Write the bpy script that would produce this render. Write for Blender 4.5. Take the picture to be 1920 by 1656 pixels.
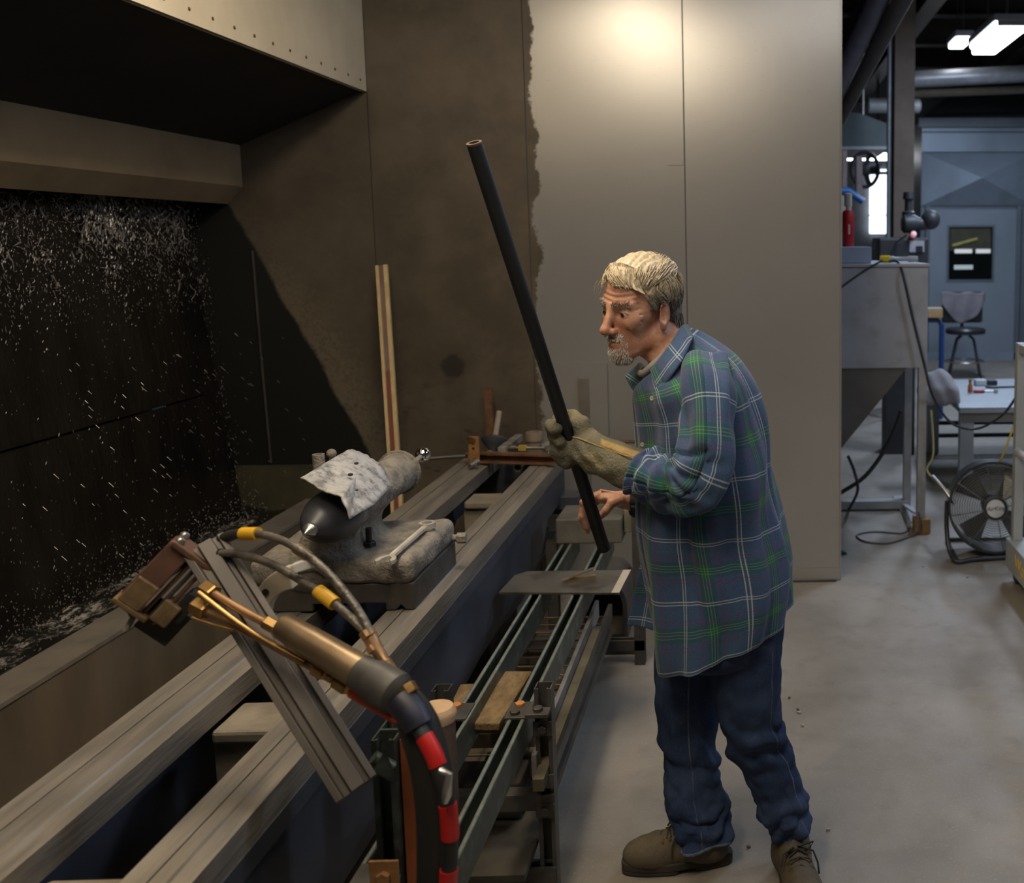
import bpy, bmesh, math, random
import numpy as np
from mathutils import Vector, Matrix, noise as mnoise

for _o in list(bpy.data.objects):
    bpy.data.objects.remove(_o)
SC = bpy.context.scene
COL = SC.collection
R = math.radians
PI = math.pi

# ------------------------------------------------------------------ camera
F = 1850.0; PX, PYY = 1480.0, 674.0; H = 1.65          # focal length and principal point in 1920x1656 pixels
PITCH, YAW, ROLL = R(6.85), R(2.17), R(0.25)
_fw = Vector((math.sin(YAW) * math.cos(PITCH), math.cos(YAW) * math.cos(PITCH), -math.sin(PITCH)))
_r0 = Vector((math.cos(YAW), -math.sin(YAW), 0)); _u0 = _r0.cross(_fw)
_rt = math.cos(ROLL) * _r0 - math.sin(ROLL) * _u0
_up = math.cos(ROLL) * _u0 + math.sin(ROLL) * _r0
CAM = Vector((0, 0, H))
cam_data = bpy.data.cameras.new('camera'); cam = bpy.data.objects.new('camera', cam_data); COL.objects.link(cam)
m = Matrix.Identity(4)
for i in range(3):
    m[i][0] = _rt[i]; m[i][1] = _up[i]; m[i][2] = -_fw[i]; m[i][3] = CAM[i]
cam.matrix_world = m
cam_data.sensor_fit = 'HORIZONTAL'; cam_data.sensor_width = 36.0
cam_data.lens = F / 1920.0 * 36.0
cam_data.shift_x = (960 - PX) / 1920.0
cam_data.shift_y = (PYY - 828) / 1920.0
cam_data.clip_start = 0.05; cam_data.clip_end = 200
SC.camera = cam
cam_data.dof.use_dof = True; cam_data.dof.focus_distance = 2.55; cam_data.dof.aperture_fstop = 4.0

def at(x, y, X=None, Y=None, Z=None):
    """pixel -> point on the plane X=, Y= or Z="""
    d = _fw + _rt * ((x - PX) / F) - _up * ((y - PYY) / F)
    if X is not None: t = X / d.x
    elif Y is not None: t = Y / d.y
    else: t = (Z - H) / d.z
    return CAM + d * t

# ------------------------------------------------------------------ world, lights, exposure
W = bpy.data.worlds.new('world'); SC.world = W; W.use_nodes = True
W.node_tree.nodes['Background'].inputs[0].default_value = (0.55, 0.62, 0.8, 1)
W.node_tree.nodes['Background'].inputs[1].default_value = 0.022
SC.view_settings.view_transform = 'Standard'
SC.view_settings.look = 'None'
SC.view_settings.exposure = 0.0
SC.view_settings.gamma = 1.0
SC.view_settings.use_curve_mapping = False

def area(name, loc, target, sx, sy, power, col):
    ld = bpy.data.lights.new(name, 'AREA'); ld.shape = 'RECTANGLE'; ld.size = sx; ld.size_y = sy
    ld.energy = power; ld.color = col
    o = bpy.data.objects.new(name, ld); COL.objects.link(o)
    o.location = loc
    o.rotation_euler = (Vector(target) - Vector(loc)).to_track_quat('-Z', 'Y').to_euler()
    return o
WARM = (1.0, 0.80, 0.56); COOL = (0.62, 0.76, 1.0); NEUT = (1.0, 0.93, 0.85)
# fixture above the bed (its housing is built further down), two shop lights, daylight of the far window
L_BED = (-0.72, 2.45, 3.12)
area('lamp_light_bed', (L_BED[0], L_BED[1], L_BED[2] - 0.07), (L_BED[0] - .25, L_BED[1], 0), 0.25, 1.2, 17, WARM)
L_BED2 = (-0.74, 0.75, 3.12)
area('lamp_light_bed_near', (L_BED2[0], L_BED2[1], L_BED2[2] - 0.07), (L_BED2[0] - .2, L_BED2[1], 0), 0.25, 1.2, 15, WARM)
L_FRONT = (0.55, 1.1, 3.55)
area('lamp_light_front', (L_FRONT[0], L_FRONT[1], L_FRONT[2] - 0.07), (-0.2, 2.2, 0), 1.2, 0.3, 5, NEUT)
L_SHOP = (2.3, 6.6, 3.75)
area('lamp_light_shop', (L_SHOP[0], L_SHOP[1], L_SHOP[2] - 0.07), (2.3, 6.6, 0), 0.3, 1.2, 75, COOL)
L_SHOP2 = (2.6, 10.6, 3.75)
area('lamp_light_shop_far', (L_SHOP2[0], L_SHOP2[1], L_SHOP2[2] - 0.07), (2.6, 10.6, 0), 0.3, 1.2, 75, COOL)
L_SIDE = (3.4, 3.2, 3.7)
area('lamp_light_side', (L_SIDE[0], L_SIDE[1], L_SIDE[2] - 0.07), (1.2, 3.2, 0), 0.3, 1.2, 36, COOL)

# ------------------------------------------------------------------ helpers: tags, meshes
def tag(o, label=None, cat=None, group=None, kind=None):
    if label: o['label'] = label
    if cat: o['category'] = cat
    if group: o['group'] = group
    if kind: o['kind'] = kind
    return o
def empty(name, loc=(0, 0, 0), rz=0.0, label=None, cat=None, group=None, kind=None):
    o = bpy.data.objects.new(name, None); COL.objects.link(o)
    o.location = loc; o.rotation_euler = (0, 0, rz); o.empty_display_size = 0.05
    return tag(o, label, cat, group, kind)
def link(o, parent=None):
    """parent, keeping the object's world-space mesh coordinates where they were modelled"""
    COL.objects.link(o)
    if parent is not None:
        o.parent = parent
        o.matrix_parent_inverse = world_m(parent).inverted()
    return o
def world_m(o):
    lm = Matrix.LocRotScale(o.location, o.rotation_euler, o.scale)
    if o.parent is None: return lm
    return world_m(o.parent) @ o.matrix_parent_inverse @ lm
def copy_tree(o, parent=None):
    c = o.copy(); COL.objects.link(c); c.parent = parent
    for ch in list(o.children): copy_tree(ch, c)
    return c

class MB:
    """collects world-space shapes into one mesh"""
    def __init__(s): s.v = []; s.f = []; s.uv = {}
    def add(s, vs, fs):
        n = len(s.v); s.v.extend([tuple(p) for p in vs]); s.f.extend([tuple(i + n for i in q) for q in fs]); return n
    def box(s, c, size, rot=None, bev=0.0):
        c = Vector(c); hx, hy, hz = [k / 2 for k in size]
        M = rot if rot is not None else Matrix.Identity(3)
        if bev <= 0:
            vs = [c + M @ Vector((x * hx, y * hy, z * hz)) for x in (-1, 1) for y in (-1, 1) for z in (-1, 1)]
            fs = [(0, 1, 3, 2), (4, 6, 7, 5), (0, 4, 5, 1), (2, 3, 7, 6), (0, 2, 6, 4), (1, 5, 7, 3)]
            s.add(vs, fs); return s
        b = min(bev, hx * .9, hy * .9, hz * .9)
        bm = bmesh.new(); bmesh.ops.create_cube(bm, size=1.0)
        for v in bm.verts: v.co = Vector((v.co.x * 2 * hx, v.co.y * 2 * hy, v.co.z * 2 * hz))
        bmesh.ops.bevel(bm, geom=list(bm.edges), offset=b, segments=2, affect='EDGES', profile=0.5)
        bm.verts.index_update()
        s.add([c + M @ v.co for v in bm.verts], [[v.index for v in f.verts] for f in bm.faces]); bm.free(); return s
    def span(s, lo, hi, bev=0.0):
        lo = Vector(lo); hi = Vector(hi)
        return s.box((lo + hi) / 2, [abs(k) for k in (hi - lo)], None, bev)
    def tube(s, a, b, r0, r1=None, n=16, caps=True):
        return s.path([a, b], [r0, r0 if r1 is None else r1], n, caps)
    def path(s, pts, rad, n=12, caps=True, ref=None):
        pts = [Vector(p) for p in pts]; k = len(pts)
        if not hasattr(rad, '__len__'): rad = [rad] * k
        T = [(pts[min(i + 1, k - 1)] - pts[max(i - 1, 0)]).normalized() for i in range(k)]
        u = Vector(ref) if ref else (Vector((0, 0, 1)) if abs(T[0].z) < .9 else Vector((1, 0, 0)))
        vs = []
        for i in range(k):
            u = (u - T[i] * u.dot(T[i])).normalized(); w = T[i].cross(u)
            for j in range(n):
                a = 2 * PI * j / n
                vs.append(pts[i] + (u * math.cos(a) + w * math.sin(a)) * rad[i])
        fs = [(i * n + j, i * n + (j + 1) % n, (i + 1) * n + (j + 1) % n, (i + 1) * n + j) for i in range(k - 1) for j in range(n)]
        if caps: fs += [tuple(range(n))[::-1], tuple((k - 1) * n + j for j in range(n))]
        s.add(vs, fs); return s
    def pipe(s, a, b, ro, ri, n=20):
        a = Vector(a); b = Vector(b); t = (b - a).normalized()
        u = (Vector((0, 0, 1)) if abs(t.z) < .9 else Vector((1, 0, 0))); u = (u - t * u.dot(t)).normalized(); w = t.cross(u)
        vs = []
        for p, r in ((a, ro), (b, ro), (b, ri), (a, ri)):
            for j in range(n):
                q = 2 * PI * j / n; vs.append(p + (u * math.cos(q) + w * math.sin(q)) * r)
        fs = [(k * n + j, k * n + (j + 1) % n, ((k + 1) % 4) * n + (j + 1) % n, ((k + 1) % 4) * n + j) for k in range(4) for j in range(n)]
        s.add(vs, fs); return s
    def lathe(s, o, axis, prof, n=28):
        """prof: (distance along axis, radius) pairs"""
        o = Vector(o); t = Vector(axis).normalized()
        pts = [o + t * d for d, _ in prof]
        u = (Vector((0, 0, 1)) if abs(t.z) < .9 else Vector((1, 0, 0))); u = (u - t * u.dot(t)).normalized(); w = t.cross(u)
        vs = []
        for p, (_, r) in zip(pts, prof):
            for j in range(n):
                q = 2 * PI * j / n; vs.append(p + (u * math.cos(q) + w * math.sin(q)) * max(r, 1e-5))
        k = len(prof)
        fs = [(i * n + j, i * n + (j + 1) % n, (i + 1) * n + (j + 1) % n, (i + 1) * n + j) for i in range(k - 1) for j in range(n)]
        fs += [tuple(range(n))[::-1], tuple((k - 1) * n + j for j in range(n))]
        s.add(vs, fs); return s
    def prism(s, prof, a, b, u, w):
        """2-D outline prof in axes u, w, extruded from a to b"""
        a = Vector(a); b = Vector(b); u = Vector(u); w = Vector(w); n = len(prof)
        vs = [a + u * p + w * q for p, q in prof] + [b + u * p + w * q for p, q in prof]
        fs = [(j, (j + 1) % n, n + (j + 1) % n, n + j) for j in range(n)] + [tuple(range(n))[::-1], tuple(range(n, 2 * n))]
        s.add(vs, fs); return s
    def quad(s, a, b, c, d): s.add([a, b, c, d], [(0, 1, 2, 3)]); return s
    def ball(s, c, r, n=16, sc=(1, 1, 1), M=None):
        vs = []; c = Vector(c); k = max(6, n // 2)
        for i in range(k + 1):
            th = PI * i / k
            for j in range(n):
                ph = 2 * PI * j / n
                p = Vector((math.sin(th) * math.cos(ph) * sc[0], math.sin(th) * math.sin(ph) * sc[1], math.cos(th) * sc[2])) * r
                vs.append(c + (M @ p if M is not None else p))
        fs = [(i * n + j, (i + 1) * n + j, (i + 1) * n + (j + 1) % n, i * n + (j + 1) % n) for i in range(k) for j in range(n)]
        s.add(vs, fs); return s
    def hexbolt(s, c, axis, r, h, n=6): return s.lathe(c, axis, [(0, r * .96), (h * .15, r), (h * .85, r), (h, r * .85)], n)
    def build(s, name, mat, parent=None, smooth=None, bev=0.0):
        me = bpy.data.meshes.new(name); me.from_pydata(s.v, [], s.f); me.update()
        bm = bmesh.new(); bm.from_mesh(me)
        bmesh.ops.remove_doubles(bm, verts=bm.verts, dist=1e-6)
        bmesh.ops.recalc_face_normals(bm, faces=bm.faces); bm.to_mesh(me); bm.free()
        if mat is not None: me.materials.append(mat)
        if smooth is not None:
            me.polygons.foreach_set('use_smooth', [True] * len(me.polygons))
            me.set_sharp_from_angle(angle=R(smooth))
        o = bpy.data.objects.new(name, me); link(o, parent)
        if bev > 0:
            mod = o.modifiers.new('bevel', 'BEVEL'); mod.width = bev; mod.segments = 2; mod.limit_method = 'ANGLE'
        return o
def np_mesh(name, V, Fq, mat, parent=None, smooth=True, uv=None):
    me = bpy.data.meshes.new(name)
    me.from_pydata([tuple(map(float, p)) for p in V], [], [tuple(map(int, q)) for q in Fq]); me.update()
    if smooth: me.polygons.foreach_set('use_smooth', [True] * len(me.polygons))
    if uv is not None:
        l = me.uv_layers.new(name='UVMap')
        vi = np.zeros(len(me.loops), dtype=np.int32); me.loops.foreach_get('vertex_index', vi)
        l.data.foreach_set('uv', np.asarray(uv, dtype=np.float32)[vi].ravel())
    if mat is not None: me.materials.append(mat)
    o = bpy.data.objects.new(name, me); return link(o, parent)
def rotm(z=0, y=0, x=0):
    return Matrix.Rotation(z, 3, 'Z') @ Matrix.Rotation(y, 3, 'Y') @ Matrix.Rotation(x, 3, 'X')
def frame(t, up=(0, 0, 1)):
    """3x3 with columns (t, side, up)"""
    t = Vector(t).normalized(); u = Vector(up); u = (u - t * u.dot(t)).normalized(); s_ = u.cross(t)
    return Matrix((t, s_, u)).transposed()
def crom(P, n):
    """Catmull-Rom through rows of P, n samples per span"""
    P = np.asarray(P, float); k = len(P); out = []
    for i in range(k - 1):
        p0 = P[max(i - 1, 0)]; p1 = P[i]; p2 = P[i + 1]; p3 = P[min(i + 2, k - 1)]
        for j in range(n):
            t = j / n
            out.append(.5 * ((2 * p1) + (-p0 + p2) * t + (2 * p0 - 5 * p1 + 4 * p2 - p3) * t * t + (-p0 + 3 * p1 - 3 * p2 + p3) * t ** 3))
    out.append(P[-1]); return np.array(out)

# ------------------------------------------------------------------ helpers: signed distance modelling
def _seg(P, a, b):
    a = np.asarray(a, float); b = np.asarray(b, float); ab = b - a
    t = np.clip(((P - a) @ ab) / max(ab @ ab, 1e-12), 0, 1)
    return np.linalg.norm(P - a - t[..., None] * ab, axis=-1), t
def d_cap(P, a, b, r0, r1=None):
    d, t = _seg(P, a, b); r1 = r0 if r1 is None else r1
    return d - (r0 + (r1 - r0) * t)
def d_ell(P, c, r, M=None):
    q = P - np.asarray(c, float)
    if M is not None: q = q @ np.asarray(M, float)
    r = np.asarray(r, float); k0 = np.linalg.norm(q / r, axis=-1); k1 = np.linalg.norm(q / (r * r), axis=-1)
    return k0 * (k0 - 1) / np.maximum(k1, 1e-9)
def d_box(P, c, h, rad=0.0, M=None):
    q = P - np.asarray(c, float)
    if M is not None: q = q @ np.asarray(M, float)
    q = np.abs(q) - (np.asarray(h, float) - rad)
    return np.linalg.norm(np.maximum(q, 0), axis=-1) + np.minimum(q.max(-1), 0) - rad
def su(a, b, k):
    h = np.clip(.5 + .5 * (b - a) / k, 0, 1); return b + (a - b) * h - k * h * (1 - h)
def ss(a, b, k): return -su(-a, b, k)          # a minus b
def surface_nets(fn, lo, hi, h):
    lo = np.asarray(lo, float); hi = np.asarray(hi, float)
    n = np.ceil((hi - lo) / h).astype(int) + 1
    ax = [lo[i] + np.arange(n[i]) * h for i in range(3)]
    G = np.empty(n, np.float64)
    for i in range(n[0]):
        Yg, Zg = np.meshgrid(ax[1], ax[2], indexing='ij')
        G[i] = fn(np.stack([np.full_like(Yg, ax[0][i]), Yg, Zg], -1))
    ins = G < 0
    c = [slice(None, -1), slice(1, None)]
    corner = np.stack([ins[c[a], c[b], c[d]] for a in (0, 1) for b in (0, 1) for d in (0, 1)], -1)
    s_ = corner.sum(-1); act = (s_ > 0) & (s_ < 8); idx = np.argwhere(act)
    vid = -np.ones(act.shape, int); vid[act] = np.arange(len(idx))
    acc = np.zeros((len(idx), 3)); cnt = np.zeros(len(idx))
    offs = [(a, b, d) for a in (0, 1) for b in (0, 1) for d in (0, 1)]
    for e0 in offs:
        for k in range(3):
            if e0[k]: continue
            e1 = list(e0); e1[k] = 1
            g0 = G[tuple((idx + e0).T)]; g1 = G[tuple((idx + e1).T)]
            w = (g0 < 0) != (g1 < 0); t = np.where(w, g0 / np.where(w, g0 - g1, 1), 0)
            p = np.tile(np.array(e0, float), (len(idx), 1)); p[:, k] += t
            acc[w] += p[w]; cnt[w] += 1
    V = lo + (idx + acc / np.maximum(cnt, 1)[:, None]) * h
    Fs = []
    for k in range(3):
        a, b = (k + 1) % 3, (k + 2) % 3
        sl0 = [slice(None)] * 3; sl1 = [slice(None)] * 3; sl0[k] = slice(None, -1); sl1[k] = slice(1, None)
        A = ins[tuple(sl0)]; B = ins[tuple(sl1)]; E_ = np.argwhere(A != B)
        E_ = E_[(E_[:, a] > 0) & (E_[:, b] > 0) & (E_[:, a] < n[a] - 1) & (E_[:, b] < n[b] - 1)]
        da = np.zeros(3, int); da[a] = 1; db = np.zeros(3, int); db[b] = 1
        q = np.stack([vid[tuple((E_ - da - db).T)], vid[tuple((E_ - db).T)], vid[tuple(E_.T)], vid[tuple((E_ - da).T)]], 1)
        fl = ~ins[tuple(E_.T)]
        q[fl] = q[fl][:, ::-1]; Fs.append(q)
    Fq = np.concatenate(Fs); Fq = Fq[(Fq >= 0).all(1)]
    return V, Fq

# ------------------------------------------------------------------ helpers: materials
MATS = {}
def pm(name, c1, c2=None, scale=8.0, rough=0.5, metal=0.0, bump=0.0, stretch=(1, 1, 1), detail=4.0, bscale=None, rvar=0.0, lo=0.35, hi=0.65, spec=0.5, coord='Object', c3=None, s3=3.0):
    if name in MATS: return MATS[name]
    mt = bpy.data.materials.new(name); mt.use_nodes = True; nt = mt.node_tree; N = nt.nodes; L = nt.links
    b = N['Principled BSDF']; b.inputs['Roughness'].default_value = rough; b.inputs['Metallic'].default_value = metal
    b.inputs['Specular IOR Level'].default_value = spec
    c2 = c2 or tuple(k * .75 for k in c1)
    tc = N.new('ShaderNodeTexCoord'); mp = N.new('ShaderNodeMapping'); mp.inputs['Scale'].default_value = stretch
    L.new(tc.outputs[coord], mp.inputs[0])
    nz = N.new('ShaderNodeTexNoise'); nz.inputs['Scale'].default_value = scale; nz.inputs['Detail'].default_value = detail; nz.inputs['Roughness'].default_value = .6
    L.new(mp.outputs[0], nz.inputs['Vector'])
    rp = N.new('ShaderNodeValToRGB'); rp.color_ramp.elements[0].position = lo; rp.color_ramp.elements[1].position = hi
    rp.color_ramp.elements[0].color = (*c2, 1); rp.color_ramp.elements[1].color = (*c1, 1)
    L.new(nz.outputs[0], rp.inputs[0]); out = rp.outputs[0]
    if c3:
        n3 = N.new('ShaderNodeTexNoise'); n3.inputs['Scale'].default_value = s3; n3.inputs['Detail'].default_value = 5
        L.new(mp.outputs[0], n3.inputs['Vector'])
        r3 = N.new('ShaderNodeValToRGB'); r3.color_ramp.elements[0].position = .52; r3.color_ramp.elements[1].position = .66
        L.new(n3.outputs[0], r3.inputs[0])
        mx = N.new('ShaderNodeMixRGB'); mx.inputs[2].default_value = (*c3, 1)
        L.new(r3.outputs[0], mx.inputs[0]); L.new(out, mx.inputs[1]); out = mx.outputs[0]
    L.new(out, b.inputs['Base Color'])
    if rvar:
        mr = N.new('ShaderNodeMapRange'); mr.inputs[3].default_value = max(0, rough - rvar); mr.inputs[4].default_value = min(1, rough + rvar)
        L.new(nz.outputs[0], mr.inputs[0]); L.new(mr.outputs[0], b.inputs['Roughness'])
    if bump:
        nb = N.new('ShaderNodeTexNoise'); nb.inputs['Scale'].default_value = bscale or scale * 4; nb.inputs['Detail'].default_value = 4
        L.new(mp.outputs[0], nb.inputs['Vector'])
        bp = N.new('ShaderNodeBump'); bp.inputs['Strength'].default_value = bump; bp.inputs['Distance'].default_value = .01
        L.new(nb.outputs[0], bp.inputs['Height']); L.new(bp.outputs[0], b.inputs['Normal'])
    MATS[name] = mt; return mt
def emit(name, col, s):
    if name in MATS: return MATS[name]
    mt = bpy.data.materials.new(name); mt.use_nodes = True; nt = mt.node_tree; b = nt.nodes['Principled BSDF']
    b.inputs['Base Color'].default_value = (.8, .8, .8, 1); b.inputs['Emission Color'].default_value = (*col, 1); b.inputs['Emission Strength'].default_value = s
    MATS[name] = mt; return mt

M_IRON = pm('cast_iron_dusty', (.27, .245, .205), (.13, .12, .108), 22, .85, .1, .6, bscale=110)
M_BEDTOP = pm('bed_way_steel', (.30, .27, .23), (.19, .175, .16), 5, .5, .45, .12, stretch=(6, .6, 6), rvar=.12)
M_BEDSIDE = pm('bed_side_paint', (.075, .085, .115), (.045, .05, .065), 3, .55, .1, .1, rvar=.1)
M_BLACK = pm('black_metal', (.03, .03, .032), (.018, .018, .02), 10, .5, .3)
M_DARK = pm('dark_grime', (.045, .04, .035), (.02, .018, .016), 6, .7)
M_STEEL = pm('bare_steel', (.55, .54, .52), (.38, .37, .36), 12, .3, .9)
M_CHROME = pm('chrome', (.85, .85, .85), (.7, .7, .7), 20, .08, 1.0)
M_STRUT = pm('strut_green', (.072, .088, .076), (.040, .050, .044), 12, .42, .35, rvar=.1, c3=(.12, .14, .12), s3=22)
M_STRUTD = pm('strut_dark', (.105, .10, .092), (.055, .053, .05), 10, .5, .4)
M_RUST = pm('rust_steel', (.22, .105, .05), (.10, .055, .035), 18, .75, .3, .3)
M_RUSTL = pm('rust_plate', (.36, .19, .07), (.25, .12, .045), 20, .7, .25, .2)
M_ORANGE = pm('orange_post', (.42, .13, .045), (.30, .085, .03), 8, .55, .1)
M_BRASS = pm('brass', (.48, .30, .12), (.26, .16, .065), 14, .35, .85, rvar=.1)
M_COPPER = pm('copper_bronze', (.46, .28, .15), (.28, .17, .09), 14, .4, .75, rvar=.1)
M_RUBBER = pm('black_rubber', (.022, .021, .02), (.012, .012, .012), 20, .55)
M_WOOD = pm('pale_wood', (.52, .36, .22), (.38, .25, .14), 6, .7, 0, .15, stretch=(1, 1, 8))
M_PLY = pm('rough_plank', (.23, .155, .07), (.11, .07, .032), 14, .85, 0, .5, stretch=(3, 1, 3))
M_GREYP = pm('grey_paint', (.40, .42, .45), (.34, .36, .39), 3, .5, .1)
# ================================================================== SETTING
YW = 4.66                                            # front face of the steel back wall
def nm(nt, op, a, b=None, clamp=False):
    n = nt.nodes.new('ShaderNodeMath'); n.operation = op; n.use_clamp = clamp
    for i, v in enumerate((a, b)):
        if v is None: continue
        if isinstance(v, (int, float)): n.inputs[i].default_value = v
        else: nt.links.new(v, n.inputs[i])
    return n.outputs[0]
def nmix(nt, fac, a, b):
    n = nt.nodes.new('ShaderNodeMixRGB')
    for i, v in enumerate((fac, a, b)):
        if isinstance(v, (int, float)): n.inputs[i].default_value = v
        elif isinstance(v, tuple): n.inputs[i].default_value = (*v, 1)
        else: nt.links.new(v, n.inputs[i])
    return n.outputs[0]
def nnoise(nt, vec, scale, detail=4, stretch=None, rough=.6):
    if stretch:
        mp = nt.nodes.new('ShaderNodeMapping'); mp.inputs['Scale'].default_value = stretch; nt.links.new(vec, mp.inputs[0]); vec = mp.outputs[0]
    n = nt.nodes.new('ShaderNodeTexNoise'); n.inputs['Scale'].default_value = scale; n.inputs['Detail'].default_value = detail; n.inputs['Roughness'].default_value = rough
    nt.links.new(vec, n.inputs['Vector']); return n.outputs[0]
def nstep(nt, x, lo, hi):
    n = nt.nodes.new('ShaderNodeMapRange'); n.interpolation_type = 'SMOOTHSTEP'
    n.inputs[1].default_value = lo; n.inputs[2].default_value = hi; nt.links.new(x, n.inputs[0]); return n.outputs[0]
def wall_material():
    mt = bpy.data.materials.new('stained_stainless'); mt.use_nodes = True; nt = mt.node_tree; b = nt.nodes['Principled BSDF']
    tc = nt.nodes.new('ShaderNodeTexCoord'); V = tc.outputs['Object']
    sp = nt.nodes.new('ShaderNodeSeparateXYZ'); nt.links.new(V, sp.inputs[0]); X, Z = sp.outputs[0], sp.outputs[2]
    n1 = nnoise(nt, V, 5, 5); n2 = nnoise(nt, V, 60, 5); brush = nnoise(nt, V, 40, 4, (1, 1, 14)); n3 = nnoise(nt, V, 1.8, 4)
    nn = nm(nt, 'ADD', nm(nt, 'MULTIPLY', nm(nt, 'SUBTRACT', n1, .5), .16), nm(nt, 'MULTIPLY', nm(nt, 'SUBTRACT', n2, .5), .03))
    # overspray reaches a ragged line just past the second seam
    edge = nm(nt, 'ADD', X, nn)
    dirty = nm(nt, 'SUBTRACT', 1.0, nstep(nt, edge, -1.0, -0.985))
    # wet sludge stain: X < -2.275 + .49*(1.61 - Z)
    line = nm(nt, 'ADD', nm(nt, 'MULTIPLY', nm(nt, 'SUBTRACT', 1.61, Z), .49), -2.275)
    dist = nm(nt, 'SUBTRACT', nm(nt, 'ADD', X, nm(nt, 'MULTIPLY', nn, .35)), line)
    wet = nm(nt, 'SUBTRACT', 1.0, nstep(nt, dist, -0.012, 0.012))
    crust = nm(nt, 'MULTIPLY', nm(nt, 'SUBTRACT', 1.0, nstep(nt, dist, 0.02, 0.30)), nstep(nt, nm(nt, 'MULTIPLY', Z, -1.0), -1.9, -1.2))
    # smudges on the dirty panel
    sm = nstep(nt, nnoise(nt, V, 7, 5, (1, 1, 2.2)), .56, .68)
    low = nm(nt, 'SUBTRACT', 1.0, nstep(nt, Z, .7, 1.25))
    clean = nmix(nt, n3, (.38, .375, .365), (.46, .455, .445))
    clean = nmix(nt, nm(nt, 'MULTIPLY', nm(nt, 'SUBTRACT', brush, .5), .5, True), clean, (.35, .33, .31))
    grime = nmix(nt, nstep(nt, n1, .3, .7), (.082, .066, .048), (.125, .102, .075))
    grime = nmix(nt, nm(nt, 'MULTIPLY', sm, nm(nt, 'ADD', nm(nt, 'MULTIPLY', low, .6), .12)), grime, (.035, .03, .026))
    grime = nmix(nt, nm(nt, 'MULTIPLY', crust, nm(nt, 'ADD', .35, nstep(nt, n2, .3, .7))), grime, (.16, .135, .095))
    pb_ = at(850, 688, Y=YW); dx_ = nm(nt, 'SUBTRACT', X, pb_.x); dz_ = nm(nt, 'SUBTRACT', Z, pb_.z); rr_ = nm(nt, 'SQRT', nm(nt, 'ADD', nm(nt, 'MULTIPLY', dx_, dx_), nm(nt, 'MULTIPLY', dz_, dz_)))
    blob = nm(nt, 'SUBTRACT', 1.0, nstep(nt, nm(nt, 'ADD', rr_, nm(nt, 'MULTIPLY', nn, .5)), .03, .055))
    grime = nmix(nt, nm(nt, 'MULTIPLY', blob, .75), grime, (.02, .02, .02))
    colr = nmix(nt, dirty, clean, grime); colr = nmix(nt, wet, colr, (.006, .006, .005))
    nt.links.new(colr, b.inputs['Base Color'])
    nt.links.new(nm(nt, 'SUBTRACT', .55, nm(nt, 'MULTIPLY', dirty, .35)), b.inputs['Metallic'])
    rg = nm(nt, 'ADD', nm(nt, 'ADD', .25, nm(nt, 'MULTIPLY', brush, .08)), nm(nt, 'MULTIPLY', dirty, .22))
    nt.links.new(nm(nt, 'ADD', rg, nm(nt, 'MULTIPLY', wet, .2)), b.inputs['Roughness'])
    b.inputs['Anisotropic'].default_value = .35
    bp = nt.nodes.new('ShaderNodeBump'); bp.inputs['Strength'].default_value = .05; bp.inputs['Distance'].default_value = .002
    nt.links.new(nm(nt, 'ADD', nm(nt, 'MULTIPLY', brush, .12), nm(nt, 'MULTIPLY', nm(nt, 'MULTIPLY', n2, dirty), 1.5)), bp.inputs['Height']); nt.links.new(bp.outputs[0], b.inputs['Normal'])
    return mt
M_WALL = wall_material()
def floor_material():
    mt = bpy.data.materials.new('worn_concrete'); mt.use_nodes = True; nt = mt.node_tree; b = nt.nodes['Principled BSDF']
    tc = nt.nodes.new('ShaderNodeTexCoord'); V = tc.outputs['Object']
    a = nnoise(nt, V, 1.3, 6); c = nnoise(nt, V, 9, 6); d = nnoise(nt, V, 120, 3); e = nnoise(nt, V, 3.2, 5, (1, .35, 1))
    col = nmix(nt, nstep(nt, a, .35, .65), (.205, .182, .152), (.30, .27, .232))
    col = nmix(nt, nm(nt, 'MULTIPLY', nstep(nt, c, .5, .75), .5), col, (.17, .155, .14))
    col = nmix(nt, nm(nt, 'MULTIPLY', nstep(nt, e, .55, .75), .45), col, (.19, .17, .15))
    col = nmix(nt, nm(nt, 'MULTIPLY', nstep(nt, d, .55, .75), .35), col, (.44, .41, .37))
    nt.links.new(col, b.inputs['Base Color']); 
    nt.links.new(nm(nt, 'ADD', .42, nm(nt, 'MULTIPLY', c, .3)), b.inputs['Roughness'])
    bp = nt.nodes.new('ShaderNodeBump'); bp.inputs['Strength'].default_value = .12; bp.inputs['Distance'].default_value = .005
    nt.links.new(nm(nt, 'ADD', c, nm(nt, 'MULTIPLY', d, .3)), bp.inputs['Height']); nt.links.new(bp.outputs[0], b.inputs['Normal'])
    return mt
floor = MB().span((-4.0, -2.5, -0.1), (7.0, 19.0, 0.0)).build('floor', floor_material()); tag(floor, 'grey worn concrete workshop floor with dusty blotches', 'floor', kind='structure')

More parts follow.
